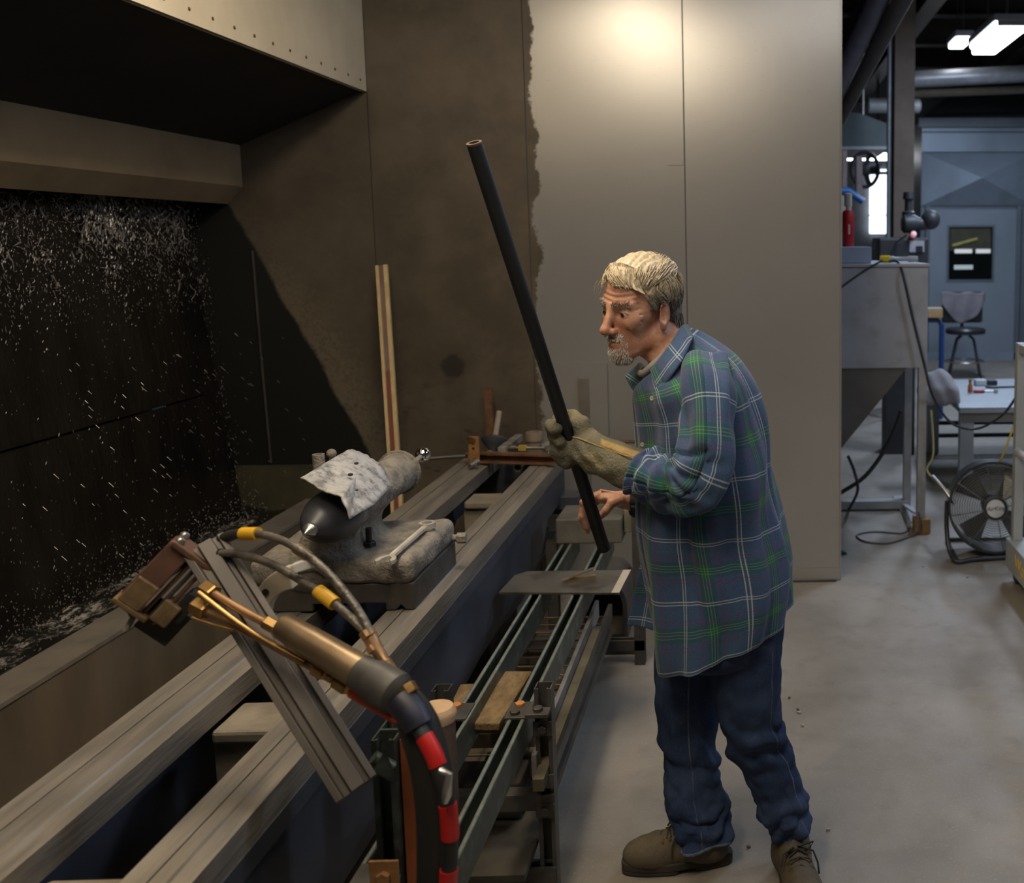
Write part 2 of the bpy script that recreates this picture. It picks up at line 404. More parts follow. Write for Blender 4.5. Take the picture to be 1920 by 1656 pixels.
wall_back = MB().span((-2.75, YW + .004, 0.0), (0.418, YW + .055, 3.9)).build('wall_back', pm('wall_core', (.12, .12, .12), rough=.6, metal=.5))
tag(wall_back, 'sheet steel partition behind the machine, stained dark towards the wash booth', 'wall', kind='structure')
seams = [-2.75, -1.735, -1.026, -0.304, 0.421]
for i in range(4):
    b_ = MB().span((seams[i] + .0025, YW - .004, .065), (seams[i + 1] - .0025, YW + .006, 3.9))
    if i == 3: b_.span((seams[4] - .004, YW - .004, 0.002), (seams[4] + .004, YW + .06, 3.9))
    b_.build('panel', M_WALL, wall_back)
    MB().span((seams[i] + .0025, YW - .012, .004), (seams[i + 1] - .0025, YW + .004, .064)).build('kick_plate', M_WALL, wall_back)
MB().span((-2.72, YW - .03, 0.0), (.40, YW + .03, .004)).build('sill_strip', M_DARK, wall_back)
# bright lapped edge strip beside the third seam, two sheets taped low on the wall
lap = MB().span((-.385, YW - .008, 2.0), (-.308, YW - .003, 3.9)).build('lap_strip', M_WALL, wall_back)
# thin pipe stub and vertical joint in the booth end
MB().path([at(473, 470, Y=YW - .01), at(487, 640, Y=YW - .01), at(508, 868, Y=YW - .01)], .006, 8).build('joint_bead', M_DARK, wall_back)

# far walls and roof of the shop
M_FARW = pm('far_wall', (.20, .21, .23), (.13, .135, .15), 2, .8)
wall_far = MB().span((-4.0, 18.0, 0), (7.0, 18.2, 5.0)).build('wall_far', M_FARW); tag(wall_far, 'dim grey end wall far behind the shop bays', 'wall', kind='structure')
wall_right = MB().span((6.8, -2.5, 0), (7.0, 18.2, 5.0)).build('wall_right', M_FARW); tag(wall_right, 'dim grey shop side wall', 'wall', kind='structure')
wall_left = MB().span((-3.6, -2.5, 0), (-3.45, 18.2, 5.0)).build('wall_left', M_FARW); tag(wall_left, 'dim grey shop wall beyond the wash booth', 'wall', kind='structure')
wall_front = MB().span((-4.0, -2.7, 0), (7.0, -2.5, 5.0)).build('wall_front', M_FARW); tag(wall_front, 'dim grey shop wall', 'wall', kind='structure')
M_CEIL = pm('roof_deck', (.035, .032, .03), (.02, .018, .017), 3, .8)
ceiling = MB().span((-4.0, -2.7, 5.0), (7.0, 18.2, 5.1)).build('ceiling', M_CEIL); tag(ceiling, 'dark steel roof deck of the shop', 'ceiling', kind='structure')
# ================================================================== WATER WASH BOOTH
M_FASC = pm('booth_enamel', (.72, .64, .49), (.62, .545, .41), 3, .5, .05, .05, bscale=30)
M_BAFF = pm('booth_baffle', (.27, .205, .125), (.20, .15, .092), 3, .6, .1, .08)
booth = empty('wash_booth', (-2.2, 2.6, 0), label='tan steel wash booth with riveted hood over a water curtain', cat='booth')
y0 = -1.2
fas = MB().span((-1.75, y0, 2.33), (-1.735, YW - .006, 3.7)).span((-1.80, y0, 2.33), (-1.745, YW - .006, 2.342)).build('hood_fascia', M_FASC, booth)
rv = None
for i in range(34):
    y = YW - .075 - i * .135
    if y < .2: break
    o = MB().lathe((-1.7345, y, 2.372), (1, 0, 0), [(0, .0065), (.0015, .0062), (.003, .003)], 10).build('rivet', M_RUST, fas) if rv is None else rv.copy()
    if rv is not None:
        COL.objects.link(o); o.location = (0, y - rv_y, 0); o.parent = fas
    else: rv = o; rv_y = y
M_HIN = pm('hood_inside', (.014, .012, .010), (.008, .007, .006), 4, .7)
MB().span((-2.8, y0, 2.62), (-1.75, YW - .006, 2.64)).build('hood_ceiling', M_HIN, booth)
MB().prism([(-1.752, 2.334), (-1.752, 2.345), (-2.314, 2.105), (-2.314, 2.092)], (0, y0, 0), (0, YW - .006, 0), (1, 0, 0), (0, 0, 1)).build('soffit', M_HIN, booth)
bf = MB()
c_top = at(447, 160, Y=YW).x
bf.prism([(-2.315, 1.907), (-2.315, 2.62), (-2.327, 2.62), (-2.327, 1.912), (-2.392, 1.835), (-2.385, 1.828)], (0, y0, 0), (0, YW - .006, 0), (1, 0, 0), (0, 0, 1))
bf.build('baffle', M_BAFF, booth)
M_SHEET = pm('wet_black_sheet', (.016, .013, .010), (.007, .006, .005), 6, .28, .2, .5, bscale=28, stretch=(1, 1, .35))
def curt(y, z):                                      # inclined back sheet, two plates with a joint
    return Vector((-2.34 - (z - .40) * .115, y, z))
YC = YW - .16
jt = at(220, 712, X=-2.42).z
for z0, z1, dx in ((.30, .985, .006), (.992, 1.95, 0)):
    q = MB(); t = Vector((-.012, 0, 0)); e = Vector((dx, 0, 0))
    A = [curt(y0, z0) + e, curt(YC, z0) + e, curt(YC, z1) + e, curt(y0, z1) + e]
    q.add(A + [a + t for a in A], [(0, 1, 2, 3), (7, 6, 5, 4), (0, 4, 5, 1), (1, 5, 6, 2), (2, 6, 7, 3), (3, 7, 4, 0)])
    q.build('back_sheet', M_SHEET, booth)
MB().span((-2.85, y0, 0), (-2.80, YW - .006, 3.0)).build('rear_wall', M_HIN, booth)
M_TANK = pm('tank_steel', (.17, .135, .095), (.10, .08, .058), 4, .62, .25, .15, stretch=(1, 1, .25), rvar=.12)
M_RIM = pm('tank_rim', (.25, .22, .185), (.18, .16, .135), 7, .55, .3, .1)
MB().span((-1.985, y0, 0), (-1.968, YW - .014, .447)).build('tank_side', M_TANK, booth)
MB().span((-2.095, y0, .447), (-1.965, YW - .014, .460)).span((-2.095, y0, .36), (-2.085, YW - .014, .447)).build('tank_rim', M_RIM, booth)
MB().span((-2.80, YW - .06, .20), (-2.0, YW - .013, .60)).span((-2.80, YW - .06, .60), (-2.0, YW - .013, .612)).build('tank_end', pm('tank_end_slime', (.075, .065, .035), (.045, .04, .024), 5, .6, .1, .2), booth)
MB().span((-2.8, y0, 0.0), (-1.985, YW - .06, .02)).build('tank_floor', M_DARK, booth)

# water
def water_material():
    mt = bpy.data.materials.new('dark_foamy_water'); mt.use_nodes = True; nt = mt.node_tree; b = nt.nodes['Principled BSDF']
    tc = nt.nodes.new('ShaderNodeTexCoord'); V = tc.outputs['Object']
    sp = nt.nodes.new('ShaderNodeSeparateXYZ'); nt.links.new(V, sp.inputs[0])
    a = nnoise(nt, V, 9, 6, (1, .6, 1)); c = nnoise(nt, V, 55, 5, (1, .5, 1), .75)
    near = nm(nt, 'SUBTRACT', 1.0, nstep(nt, sp.outputs[0], -2.33, -2.10))
    fo = nm(nt, 'MULTIPLY', nstep(nt, nm(nt, 'ADD', a, nm(nt, 'MULTIPLY', near, .10)), .52, .66), nstep(nt, c, .44, .62))
    nt.links.new(nmix(nt, fo, (.010, .010, .009), (.36, .33, .29)), b.inputs['Base Color'])
    nt.links.new(nm(nt, 'ADD', .08, nm(nt, 'MULTIPLY', fo, .6)), b.inputs['Roughness'])
    bp = nt.nodes.new('ShaderNodeBump'); bp.inputs['Strength'].default_value = .35; bp.inputs['Distance'].default_value = .01
    nt.links.new(c, bp.inputs['Height']); nt.links.new(bp.outputs[0], b.inputs['Normal'])
    return mt
rng = np.random.default_rng(5)
nx, ny = 26, 320
xs = np.linspace(-2.37, -2.093, nx); ys = np.linspace(y0 + 1.6, YW - .06, ny)
V = []
for y in ys:
    for x in xs:
        k = max(0, (-2.12 - x) / .25)
        z = .405 + (mnoise.noise(Vector((x * 14, y * 7, 1))) * .016 + mnoise.noise(Vector((x * 45, y * 22, 3))) * .008) * (.5 + k) + .02 * k * k
        V.append((x, y, z))
Fq = [(i * nx + j, i * nx + j + 1, (i + 1) * nx + j + 1, (i + 1) * nx + j) for i in range(ny - 1) for j in range(nx - 1)]
tw = np_mesh('tank_water', V, Fq, water_material()); tag(tw, 'dark churning water with pale foam in the booth trough', 'water', kind='stuff')
# thin falling sheet with lumps of white water
M_SPL = pm('white_water', (.20, .185, .175), (.11, .10, .095), 30, .25, 0, 0, spec=.6)
q = MB(); random.seed(7)
tetra = [Vector((0, 0, 1)), Vector((.8, 0, -.1)), Vector((-.4, .7, -.1)), Vector((-.4, -.7, -.1)), Vector((0, 0, -1.2))]
tf = [(0, 1, 2), (0, 2, 3), (0, 3, 1), (4, 2, 1), (4, 3, 2), (4, 1, 3)]
cnt = 0
for _ in range(150000):
    y = random.uniform(1.2, YC + .01); z = random.uniform(.43, 1.86)
    top = max(0, (z - 1.30) / .5); dens = .035 + .95 * top ** 1.1 + .16 * max(0, (.62 - z) / .2)
    cl = mnoise.noise(Vector((y * 5.0, z * 2.6, 4))) + .5 * mnoise.noise(Vector((y * 14, z * 7, 9)))
    edge_ = max(0, 1 - abs(YC - y) / .05) * .5
    if random.random() > max(0, dens * (.55 + 1.4 * max(0, cl)) * .45 + edge_ * .25): continue
    s_ = random.uniform(.0008, .0022) * (1 + 2.4 * max(0, cl) * top)
    L_ = random.uniform(1.0, 4.0)
    c = curt(y, z) + Vector((random.uniform(.004, .02) + (random.random() ** 4) * .06, 0, 0))
    ang = random.uniform(-.7, .7)
    vs = [c + rotm(0, 0, ang) @ Vector((p.x * s_ * .7, p.y * s_, p.z * s_ * L_)) for p in tetra]
    q.add(vs, tf); cnt += 1
    if cnt > 22000: break
# connected foam webs under the baffle
for _ in range(520):
    y = random.uniform(1.3, YC - .03); z = 1.84 - abs(random.gauss(0, .14))
    if mnoise.noise(Vector((y * 4.0, z * 2, 4))) < -.45: continue
    pts = []; r_ = []
    for k in range(6):
        pts.append(curt(y, z) + Vector((.008, 0, 0))); r_.append(random.uniform(.0006, .006) * (1 - k / 7))
        y += random.gauss(0, .018); z -= random.uniform(-.004, .022)
    q.path(pts, r_, 6)
wc = q.build('water_curtain', M_SPL, None, 60); tag(wc, 'falling sheet of white splashing water down the black booth back', 'water', kind='stuff')
q = MB()
for _ in range(1500):
    y = random.uniform(1.6, YC); x = -2.34 + abs(random.gauss(0, .09)); z = .425 + abs(random.gauss(0, .07)) * (1 if x < -2.2 else .5)
    if x > -2.10: continue
    s_ = random.uniform(.0012, .0042)
    q.add([Vector((x, y, z)) + p * s_ for p in tetra], tf)
for _ in range(90):
    y = random.uniform(3.0, YW - .15); z = random.uniform(.6, 1.3); c = Vector((random.uniform(-2.3, -1.9), y, z)); d = Vector((.012, 0, -.012)) * random.uniform(.5, 1.4)
    q.tube(c, c + d, .0012, .0006, 5)
ws = q.build('water_spray', M_SPL, None, 60); tag(ws, 'pale splash drops thrown up along the booth waterline', 'water', kind='stuff')
# ================================================================== MACHINE BED
ZB = 0.70
bed = empty('machine_bed', (-1.065, 2.6, 0), label='long lathe style machine bed with two grey ways and blue-black sides', cat='machine')
yb0, yb1 = -.6, 4.42
def rail(x0, x1, g):
    # flat way, raised vee and flat separated by a recessed groove
    P = [(x0, ZB - .06), (x0, ZB - .003), (x0 + .003, ZB), (g - .002, ZB), (g - .002, ZB - .007), (g + .0015, ZB - .007), (g + .0015, ZB), (x1 - .034, ZB + .001), (x1 - .031, ZB - .003), (x1, ZB - .006), (x1, ZB - .06)]
    return MB().prism(P, (0, yb0, 0), (0, yb1, 0), (1, 0, 0), (0, 0, 1)).build('way', M_BEDTOP, bed)
rail(-1.283, -1.142, -1.232); rail(-.957, -.850, -.912)
def beam(x0, x1, out):
    b = MB()
    P = [(yb0, ZB - .06), (yb1, ZB - .06), (yb1, .53), (4.28, .50), (4.05, .50), (3.9, .40), (3.55, .33), (3.2, .36), (3.0, .36), (2.6, .33), (yb0, .33)]
    b.prism(P, (x0, 0, 0), (x1, 0, 0), (0, 1, 0), (0, 0, 1))
    return b.build('side_beam', M_BEDSIDE, bed, bev=.004)
beam(-.895, -.856, 1); beam(-1.275, -1.235, -1)
# raised edge rib along the outer side of the right beam, end bracket, pedestals
MB().prism([(-.858, .645), (-.849, .64), (-.849, .60), (-.858, .595)], (0, yb0, 0), (0, 3.95, 0), (1, 0, 0), (0, 0, 1)).build('side_rib', M_BEDSIDE, bed)
MB().span((-.90, 4.30, .47), (-.775, yb1, .53), .004).span((-1.24, yb1 - .012, .42), (-.86, yb1, .66)).build('end_bracket', M_BEDSIDE, bed)
MB().span((-1.24, 3.25, 0.0), (-.90, 3.65, .36), .01).build('pedestal', M_BEDSIDE, bed)
MB().span((-1.24, 1.35, 0.0), (-.90, 1.75, .36), .01).build('pedestal', M_BEDSIDE, bed)
M_TIE = pm('bed_tie_dust', (.27, .235, .18), (.17, .145, .11), 9, .8, .1, .3)
for y in (3.92, 3.10, 2.08, 1.46):
    b = MB(); b.box((-1.045, y, ZB - .085), (.20, .14, .03), None, .008); b.span((-1.15, y - .05, .36), (-.95, y + .05, ZB - .09)); b.build('cross_tie', M_TIE, bed)
MB().span((-1.24, yb0, .33), (-.89, yb1 - .02, .345)).build('bed_pan', M_DARK, bed)
# ================================================================== TAILSTOCK AND THINGS ON THE BED
XT, ZT = -1.065, 0.965
ts = empty('tailstock', (XT, 2.7, ZB), label='dusty cast iron tailstock with a black bullet cone, clamped on the machine bed', cat='tailstock')
M_BASE = pm('tailstock_base', (.085, .078, .068), (.05, .046, .042), 8, .6, .2, .2)
bs = MB(); y0t, y1t = 2.505, 2.87
bs.prism([(-1.30, ZB + .001), (-1.30, .775), (-.882, .775), (-.882, ZB + .001), (-.905, ZB + .001), (-.918, ZB + .016), (-.931, ZB + .001), (-.957, ZB + .001), (-.957, ZB + .02), (-1.142, ZB + .02), (-1.142, ZB + .001)], (0, y0t, 0), (0, y1t, 0), (1, 0, 0), (0, 0, 1))
bs.build('base', M_BASE, ts, bev=.004)
def f_ts(P):
    slab = d_box(P, (-1.09, 2.685, .807), (.207, .190, .034), .02)
    toe = d_box(P, (-.93, 2.685, .807), (.048, .188, .036), .024)
    col = d_box(P, (-1.10, 2.67, .88), (.058, .10, .09), .04)
    up = d_cap(P, (XT, 2.52, ZT), (XT, 2.86, ZT), .060, .058)
    cheek = d_cap(P, (-1.15, 2.56, .80), (-1.10, 2.58, .93), .07, .055)
    d = su(slab, toe, .008); d = su(d, col, .045); d = su(d, up, .03); d = su(d, cheek, .04)
    d = ss(d, d_ell(P, (-.99, 2.60, .885), (.055, .055, .042)), .014)     # window through the column
    d = ss(d, d_ell(P, (-.955, 2.83, .90), (.06, .075, .045)), .02)
    d = ss(d, d_cap(P, (XT, 2.30, ZT), (XT, 2.515, ZT), .050), .006)
    return d + .0016 * np.sin(P[..., 0] * 90 + P[..., 1] * 40) * np.sin(P[..., 2] * 110)
Vt, Ft = surface_nets(f_ts, (-1.36, 2.42, .74), (-.82, 2.98, 1.06), .0065)
np_mesh('casting', Vt, Ft, M_IRON, ts)
M_CONE = pm('cone_black_polish', (.075, .08, .095), (.045, .048, .058), 9, .48, .35, rvar=.08)
MB().lathe((XT, 2.53, ZT), (0, -1, 0), [(0, .050), (.012, .062), (.05, .066), (.085, .063), (.12, .053), (.155, .036), (.175, .021), (.180, .018)], 36).build('cone', M_CONE, ts, 40)
MB().lathe((XT, 2.352, ZT), (0, -1, 0), [(0, .0175), (.010, .0175), (.014, .014), (.026, .0065), (.034, .001)], 20).build('cone_tip', M_STEEL, ts, 40)
MB().lathe((XT, 2.84, ZT), (0, 1, 0), [(0, .052), (.03, .056), (.06, .058), (.095, .060), (.097, .066), (.108, .067), (.110, .060), (.125, .035), (.130, .01)], 36).build('end_cap', M_IRON, ts, 35)
crk = MB(); pb = at(793, 853, Y=3.08); pa = at(766, 876, Y=2.97)
crk.path([Vector((XT, 2.95, ZT)), pa, (pa + pb) / 2, pb], [.012, .010, .0085, .0075], 12)
cr = crk.build('crank', M_IRON, ts, 40)
MB().ball(pb, .0235, 24).build('ball_knob', M_CHROME, cr, 80)
lev = MB(); pl = at(598, 868, Y=2.80)
lev.pipe(pl + Vector((0, 0, -.06)), pl + Vector((0, 0, .025)), .0165, .010, 20); l_ = lev.build('oil_cup', M_IRON, ts, 40)
MB().ball(pl + Vector((.028, .02, .022)), .014, 14).tube(pl + Vector((.028, .02, -.05)), pl + Vector((.028, .02, .015)), .007).build('cup_knob', M_IRON, l_, 60)
MB().tube((-.892, 2.842, .79), (-.862, 2.842, .79), .0105, n=14).build('clamp_stud', M_IRON, ts, 40)
MB().hexbolt((-.868, 2.842, .79), (1, 0, 0), .0165, .026).build('clamp_bolt', M_IRON, ts)
nut = at(693, 1030, Y=2.60)
MB().hexbolt((nut.x, nut.y, .842), (0, 0, 1), .018, .016).tube((nut.x, nut.y, .845), (nut.x, nut.y, .895), .008).build('hold_down_nut', M_BLACK, ts)
MB().lathe((nut.x, nut.y, .840), (0, 0, 1), [(0, .024), (.005, .024)], 20).build('washer', M_STEEL, ts)

# scorched sheet lying over the barrel
def sheet_mat():
    mt = bpy.data.materials.new('scorched_plate'); mt.use_nodes = True; nt = mt.node_tree; b = nt.nodes['Principled BSDF']
    V = nt.nodes.new('ShaderNodeTexCoord').outputs['Object']
    a = nnoise(nt, V, 22, 8, None, .75); c = nnoise(nt, V, 9, 4); d = nnoise(nt, V, 160, 4)
    col = nmix(nt, nstep(nt, a, .36, .56), (.13, .13, .14), (.44, .445, .45))
    col = nmix(nt, nm(nt, 'MULTIPLY', nstep(nt, c, .55, .72), .6), col, (.20, .185, .19))
    col = nmix(nt, nm(nt, 'MULTIPLY', nstep(nt, d, .5, .8), .6), col, (.58, .585, .59))
    nt.links.new(col, b.inputs['Base Color']); b.inputs['Roughness'].default_value = .6; b.inputs['Metallic'].default_value = .3
    bp = nt.nodes.new('ShaderNodeBump'); bp.inputs['Strength'].default_value = .5; bp.inputs['Distance'].default_value = .004
    nt.links.new(a, bp.inputs['Height']); nt.links.new(bp.outputs[0], b.inputs['Normal'])
    return mt
def draped(name, outline, crown, mat, thick=.003, n=26):
    """plate whose outline is given as 3-D points; inner points bulge by crown(u)"""
    P = [Vector(p) for p in outline]; c = sum(P, Vector()) / len(P)
    big = crom([tuple(p) for p in P + [P[0]]], 6)[:-1] if False else np.array([tuple(P[i] + (P[(i + 1) % len(P)] - P[i]) * (k / 6)) for i in range(len(P)) for k in range(6)])
    m_ = len(big); rings = 8; V = [tuple(c)]; 
    nrm = Vector((0, 0, 0))
    for i in range(len(P)): nrm += (P[i] - c).cross(P[(i + 1) % len(P)] - c)
    nrm.normalize()
    if nrm.z < 0: nrm = -nrm
    V = [c + nrm * crown(0, c)]
    for r_ in range(1, rings + 1):
        for k in range(m_):
            p = c + (Vector(big[k]) - c) * (r_ / rings); V.append(p + nrm * crown(r_ / rings, p))
    Fq = [(0, 1 + k, 1 + (k + 1) % m_) for k in range(m_)]
    for r_ in range(rings - 1):
        for k in range(m_):
            a = 1 + r_ * m_; Fq.append((a + k, a + m_ + k, a + m_ + (k + 1) % m_, a + (k + 1) % m_))
    o = np_mesh(name, V, Fq, mat); s_ = o.modifiers.new('thickness', 'SOLIDIFY'); s_.thickness = thick; s_.offset = 0
    return o
pts = [at(563, 897, Y=2.42), at(612, 868, Y=2.53), at(650, 845, Y=2.66), at(664, 843, Y=2.70), at(690, 856, Y=2.72), at(712, 868, Y=2.73), at(722, 888, Y=2.70), at(733, 912, Y=2.66), at(700, 948, Y=2.48), at(656, 973, Y=2.36), at(648, 950, Y=2.36), at(640, 932, Y=2.37), at(600, 917, Y=2.39)]
pl_ = draped('steel_offcut', pts, lambda u, p: .016 * (1 - u) + .005 * mnoise.noise(p * 30) + .003 * mnoise.noise(p * 90), sheet_mat(), .004)
for x_, y_, Y_, r_ in ((668, 869, 2.575, .006), (657, 890, 2.495, .007), (669, 919, 2.45, .004)):
    c_ = at(x_, y_, Y=Y_); MB().ball(c_, r_, 10, (1, 1, .6)).build('pit', M_BLACK, pl_, 80)
tag(pl_, 'scorched whitish steel offcut lying over the tailstock barrel', 'metal plate')

# combination wrench on the casting toe
def wrench():
    w = empty('wrench', at(770, 1015, Z=.852), label='chrome combination wrench lying on the dusty tailstock casting', cat='wrench')
    a = at(801, 985, Z=.859); b = at(727, 1049, Z=.859); d = (b - a).normalized(); s_ = d.cross(Vector((0, 0, 1))).normalized(); u = s_.cross(d)
    M_W = pm('wrench_chrome', (.72, .69, .63), (.50, .47, .42), 20, .3, .4, rvar=.08)
    MB().pipe(a - u * .006, a + u * .008, .0225, .0140, 24).build('box_end', M_W, w, 40)
    q = MB(); P = [(-.0085, -.004), (.0085, -.004), (.0075, .004), (.003, .002), (-.003, .002), (-.0075, .004)]
    q.prism(P, a + d * .0215, b - d * .018, s_, u); q.build('shank', M_W, w, bev=.0008)
    q = MB()
    for s1 in (-1, 1):
        pr = [(x * 1.2, y * 1.2) for x, y in [(-.022, 0), (-.012, .012), (0, .0185), (.018, .021), (.024, .016), (.020, .0105), (.004, .010), (-.006, .004), (-.008, 0)]]
        q.prism([(x, y * s1) for x, y in pr], b - u * .005, b + u * .006, d, s_)
    q.build('open_jaw', M_W, w, bev=.001)
wrench()

# ---- things at the far end of the bed
bar = empty('rusty_bar', at(960, 872, Z=.705), label='rusty steel channel lying across the far end of the bed with an upright lug', cat='steel bar')
a = at(877, 858, Y=4.24); b = at(1043, 868, Y=4.17); a.z = .728; b.z = .728
d = (b - a).normalized(); s_ = d.cross(Vector((0, 0, 1))).normalized()
MB().prism([(-.022, -.022), (.022, -.022), (.022, -.014), (-.012, -.014), (-.012, .014), (.022, .014), (.022, .022), (-.022, .022)], a, b, s_, (0, 0, 1)).build('channel', M_RUST, bar)
lg = MB(); c0 = a + d * .05 + s_ * .028; up = (Vector((0, 0, 1)) - d * .16).normalized()
lg.box(c0 + up * .035, (.046, .006, .125), frame(d, up)); lug = lg.build('lug', M_RUSTL, bar)
MB().lathe(c0 + up * -.005, s_, [(0, .010), (.012, .010), (.014, .006)], 12).build('lug_bolt', M_RUST, lug)
MB().box(c0 + up * .085 + s_ * .008, (.036, .01, .018), frame(d - up * .35, up)).build('lug_clip', M_BRASS, lug)
MB().lathe(c0 + up * .045, s_, [(0.0028, .006), (.0042, .006)], 12).build('lug_hole', M_BLACK, lug)
MB().path([a + Vector((0, 0, .004)), at(840, 857, Y=4.22), at(806, 860, Y=4.20)], [.009, .008, .0075], 10).build('lever_rod', M_STRUTD, bar, 40)

sock = MB(); p = at(880, 874, Z=.72); q_ = p + Vector((.018, .05, .004))
sock.pipe(p, p + (q_ - p) * .55, .011, .006, 16).pipe(p + (q_ - p) * .5, q_, .017, .008, 18)
o = sock.build('socket_adapter', M_STEEL, None, 40); tag(o, 'short stepped steel adapter resting on the left bed way', 'adapter')
rb = MB().span(at(906, 850, Y=4.58) - Vector((.001, .004, .15)), at(922, 726, Y=4.6), 0)
fb0 = at(916, 726, Y=4.56); o = MB().span((fb0.x - .018, 4.55, 0), (fb0.x + .018, 4.562, fb0.z)).build('flat_bar', M_RUST, None)
tag(o, 'rusty flat bar standing upright behind the far end of the bed', 'steel bar')
fun = empty('cone_funnel', at(935, 838, Y=4.33), label='dark steel cone on a round rod handle at the bed end', cat='cone')
p0 = at(925, 842, Y=4.32); p1 = at(936, 772, Y=4.42); ax = (p1 - p0).normalized()
MB().lathe(p0 - ax * .02, ax, [(0, .012), (.012, .017), (.03, .034), (.055, .056), (.06, .058), (.066, .055), (.067, .015)], 30).build('cone', M_CONE, fun, 35)
MB().tube(p0 + ax * .03, p1, .0125, n=18).build('handle', pm('dusty_rod', (.30, .26, .22), (.22, .19, .16), 12, .7), fun, 40)
MB().pipe(p0 - ax * .045 + Vector((-.012, -.02, 0)), p0 - ax * .015 + Vector((-.006, -.01, 0)), .017, .010, 18).tube(p0 - ax * .09 + Vector((-.02, -.03, 0)), p0 - ax * .04 + Vector((-.012, -.02, 0)), .010).build('collar', M_IRON, fun, 40)
o = MB(); pA = at(940, 846, Z=.755); pB = at(972, 826, Z=.755) + Vector((0, .02, .01)); o.box((pA + pB) / 2, ((pB - pA).length, .034, .034), frame(pB - pA), .004)
o = o.build('square_bar', M_IRON); tag(o, 'short grey square bar lying beside the dark cone', 'steel bar')
pp = at(970, 878, Z=.68); o = MB().pipe(pp, pp + Vector((.0, .16, .012)), .0175, .0125, 20).build('pipe_offcut', M_IRON, None, 40); tag(o, 'short grey pipe poking out between the bed ways', 'pipe')
fl = at(1002, 836, Y=4.34); o = MB(); 
ft_ = at(1003, 810, Y=4.34).z - ZB; o.lathe((fl.x, fl.y, ZB), (0, 0, 1), [(0, .050), (ft_ * .42, .050), (ft_ * .45, .033), (ft_ * .62, .033), (ft_ * .66, .038), (ft_ - .003, .038), (ft_, .036), (ft_, .020), (ft_ * .8, .018)], 28)
o = o.build('flanged_ring', pm('primer_brown', (.20, .15, .115), (.13, .10, .08), 10, .7), None, 35); tag(o, 'brown flanged ring fitting standing on the bed end', 'fitting')
br = empty('brass_valve', at(985, 845, Z=.76), label='small brass valve with a yellow handle and chrome ball by the glove', cat='valve')
vx = at(950, 848, Y=4.26); vy = at(1030, 845, Y=4.24); vx.z = vy.z = .762; dv = (vy - vx).normalized()
MB().lathe(vx, dv, [(0, .006), (.02, .008), (.022, .011), (.04, .011), (.042, .007), (.06, .007), (.062, .010), (.08, .010), (.1, .008), (.17, .008)], 14).build('stem', M_STEEL, br, 35)
MB().box(vx + dv * .072, (.034, .024, .024), frame(dv), .002).build('handle', pm('valve_yellow', (.45, .32, .05), (.3, .2, .04), 14, .5), br)
MB().ball(at(1031, 852, Y=4.24), .022, 20).build('ball', M_CHROME, br, 80)
o = MB().path([at(1015, 838, Y=4.30), at(1030, 832, Y=4.32), at(1044, 828, Y=4.34)], [.012, .012, .010], 10).build('bent_rod', M_IRON, None, 40); tag(o, 'short dusty rod lying behind the brass valve', 'rod'); 

# painted wooden strip standing by the bed
M_STRIPW = pm('strip_wood', (.62, .47, .25), (.48, .35, .18), 9, .65, 0, .2, stretch=(6, 6, .5))
M_STRIPR = pm('strip_red', (.26, .045, .03), (.13, .06, .045), 5, .6, 0, .1)
st = empty('wooden_strip', at(745, 955, Y=4.20), label='tall wooden strip with a red painted groove leaning in front of the stained wall', cat='wood strip')
lo_, hi_ = at(746, 962, Y=4.24), at(716, 498, Y=4.56); lo_ = lo_ + (lo_ - hi_) * (lo_.z / (hi_.z - lo_.z)); dd = (hi_ - lo_).normalized(); sx_ = Vector((1, 0, 0)); sx_ = (sx_ - dd * sx_.dot(dd)).normalized(); ny_ = dd.cross(sx_)
if ny_.y > 0: ny_ = -ny_
for x0, x1, pr in ((-.026, -.013, .012), (.009, .026, .012)):
    MB().prism([(x0, -.006), (x1, -.006), (x1, pr), (x0, pr)], lo_, hi_, sx_, ny_).build('edge_strip', M_STRIPW, st, bev=.001)
md_ = lo_ + (hi_ - lo_) * .70
MB().prism([(-.013, -.005), (.009, -.005), (.009, .004), (-.013, .004)], lo_, md_, sx_, ny_).build('red_groove', M_STRIPR, st)
MB().prism([(-.013, -.005), (.009, -.005), (.009, .004), (-.013, .004)], md_, hi_, sx_, ny_).build('bare_groove', pm('groove_dull', (.22, .15, .12), (.15, .10, .085), 9, .7), st)
# sheet leaning on the clean wall and a narrow slat on it, plus a wall pipe
sh = MB(); A, B_ = at(1018, 680, Y=YW - .02), at(1138, 680, Y=YW - .02)
sh.span((A.x, YW - .026, .35), (B_.x, YW - .018, A.z)); o = sh.build('leaning_sheet', M_WALL); tag(o, 'square stainless sheet leaning on the clean part of the steel wall', 'metal sheet')
A, B_ = at(1083, 710, Y=YW - .03), at(1104, 710, Y=YW - .03)
o = MB().span((A.x, YW - .034, .35), (B_.x, YW - .027, A.z)).build('steel_strip', pm('slat_grey', (.22, .20, .175), (.15, .135, .12), 6, .6, .4)); tag(o, 'narrow grey steel slat leaning against the square stainless sheet', 'metal slat')
o = MB().path([at(1085, 832, Y=4.55), at(1150, 829, Y=4.55), at(1230, 828, Y=4.55)], .008, 10).build('wall_rod', M_RUST, None, 40); tag(o, 'thin rusty rod running along the steel wall behind the man', 'rod')
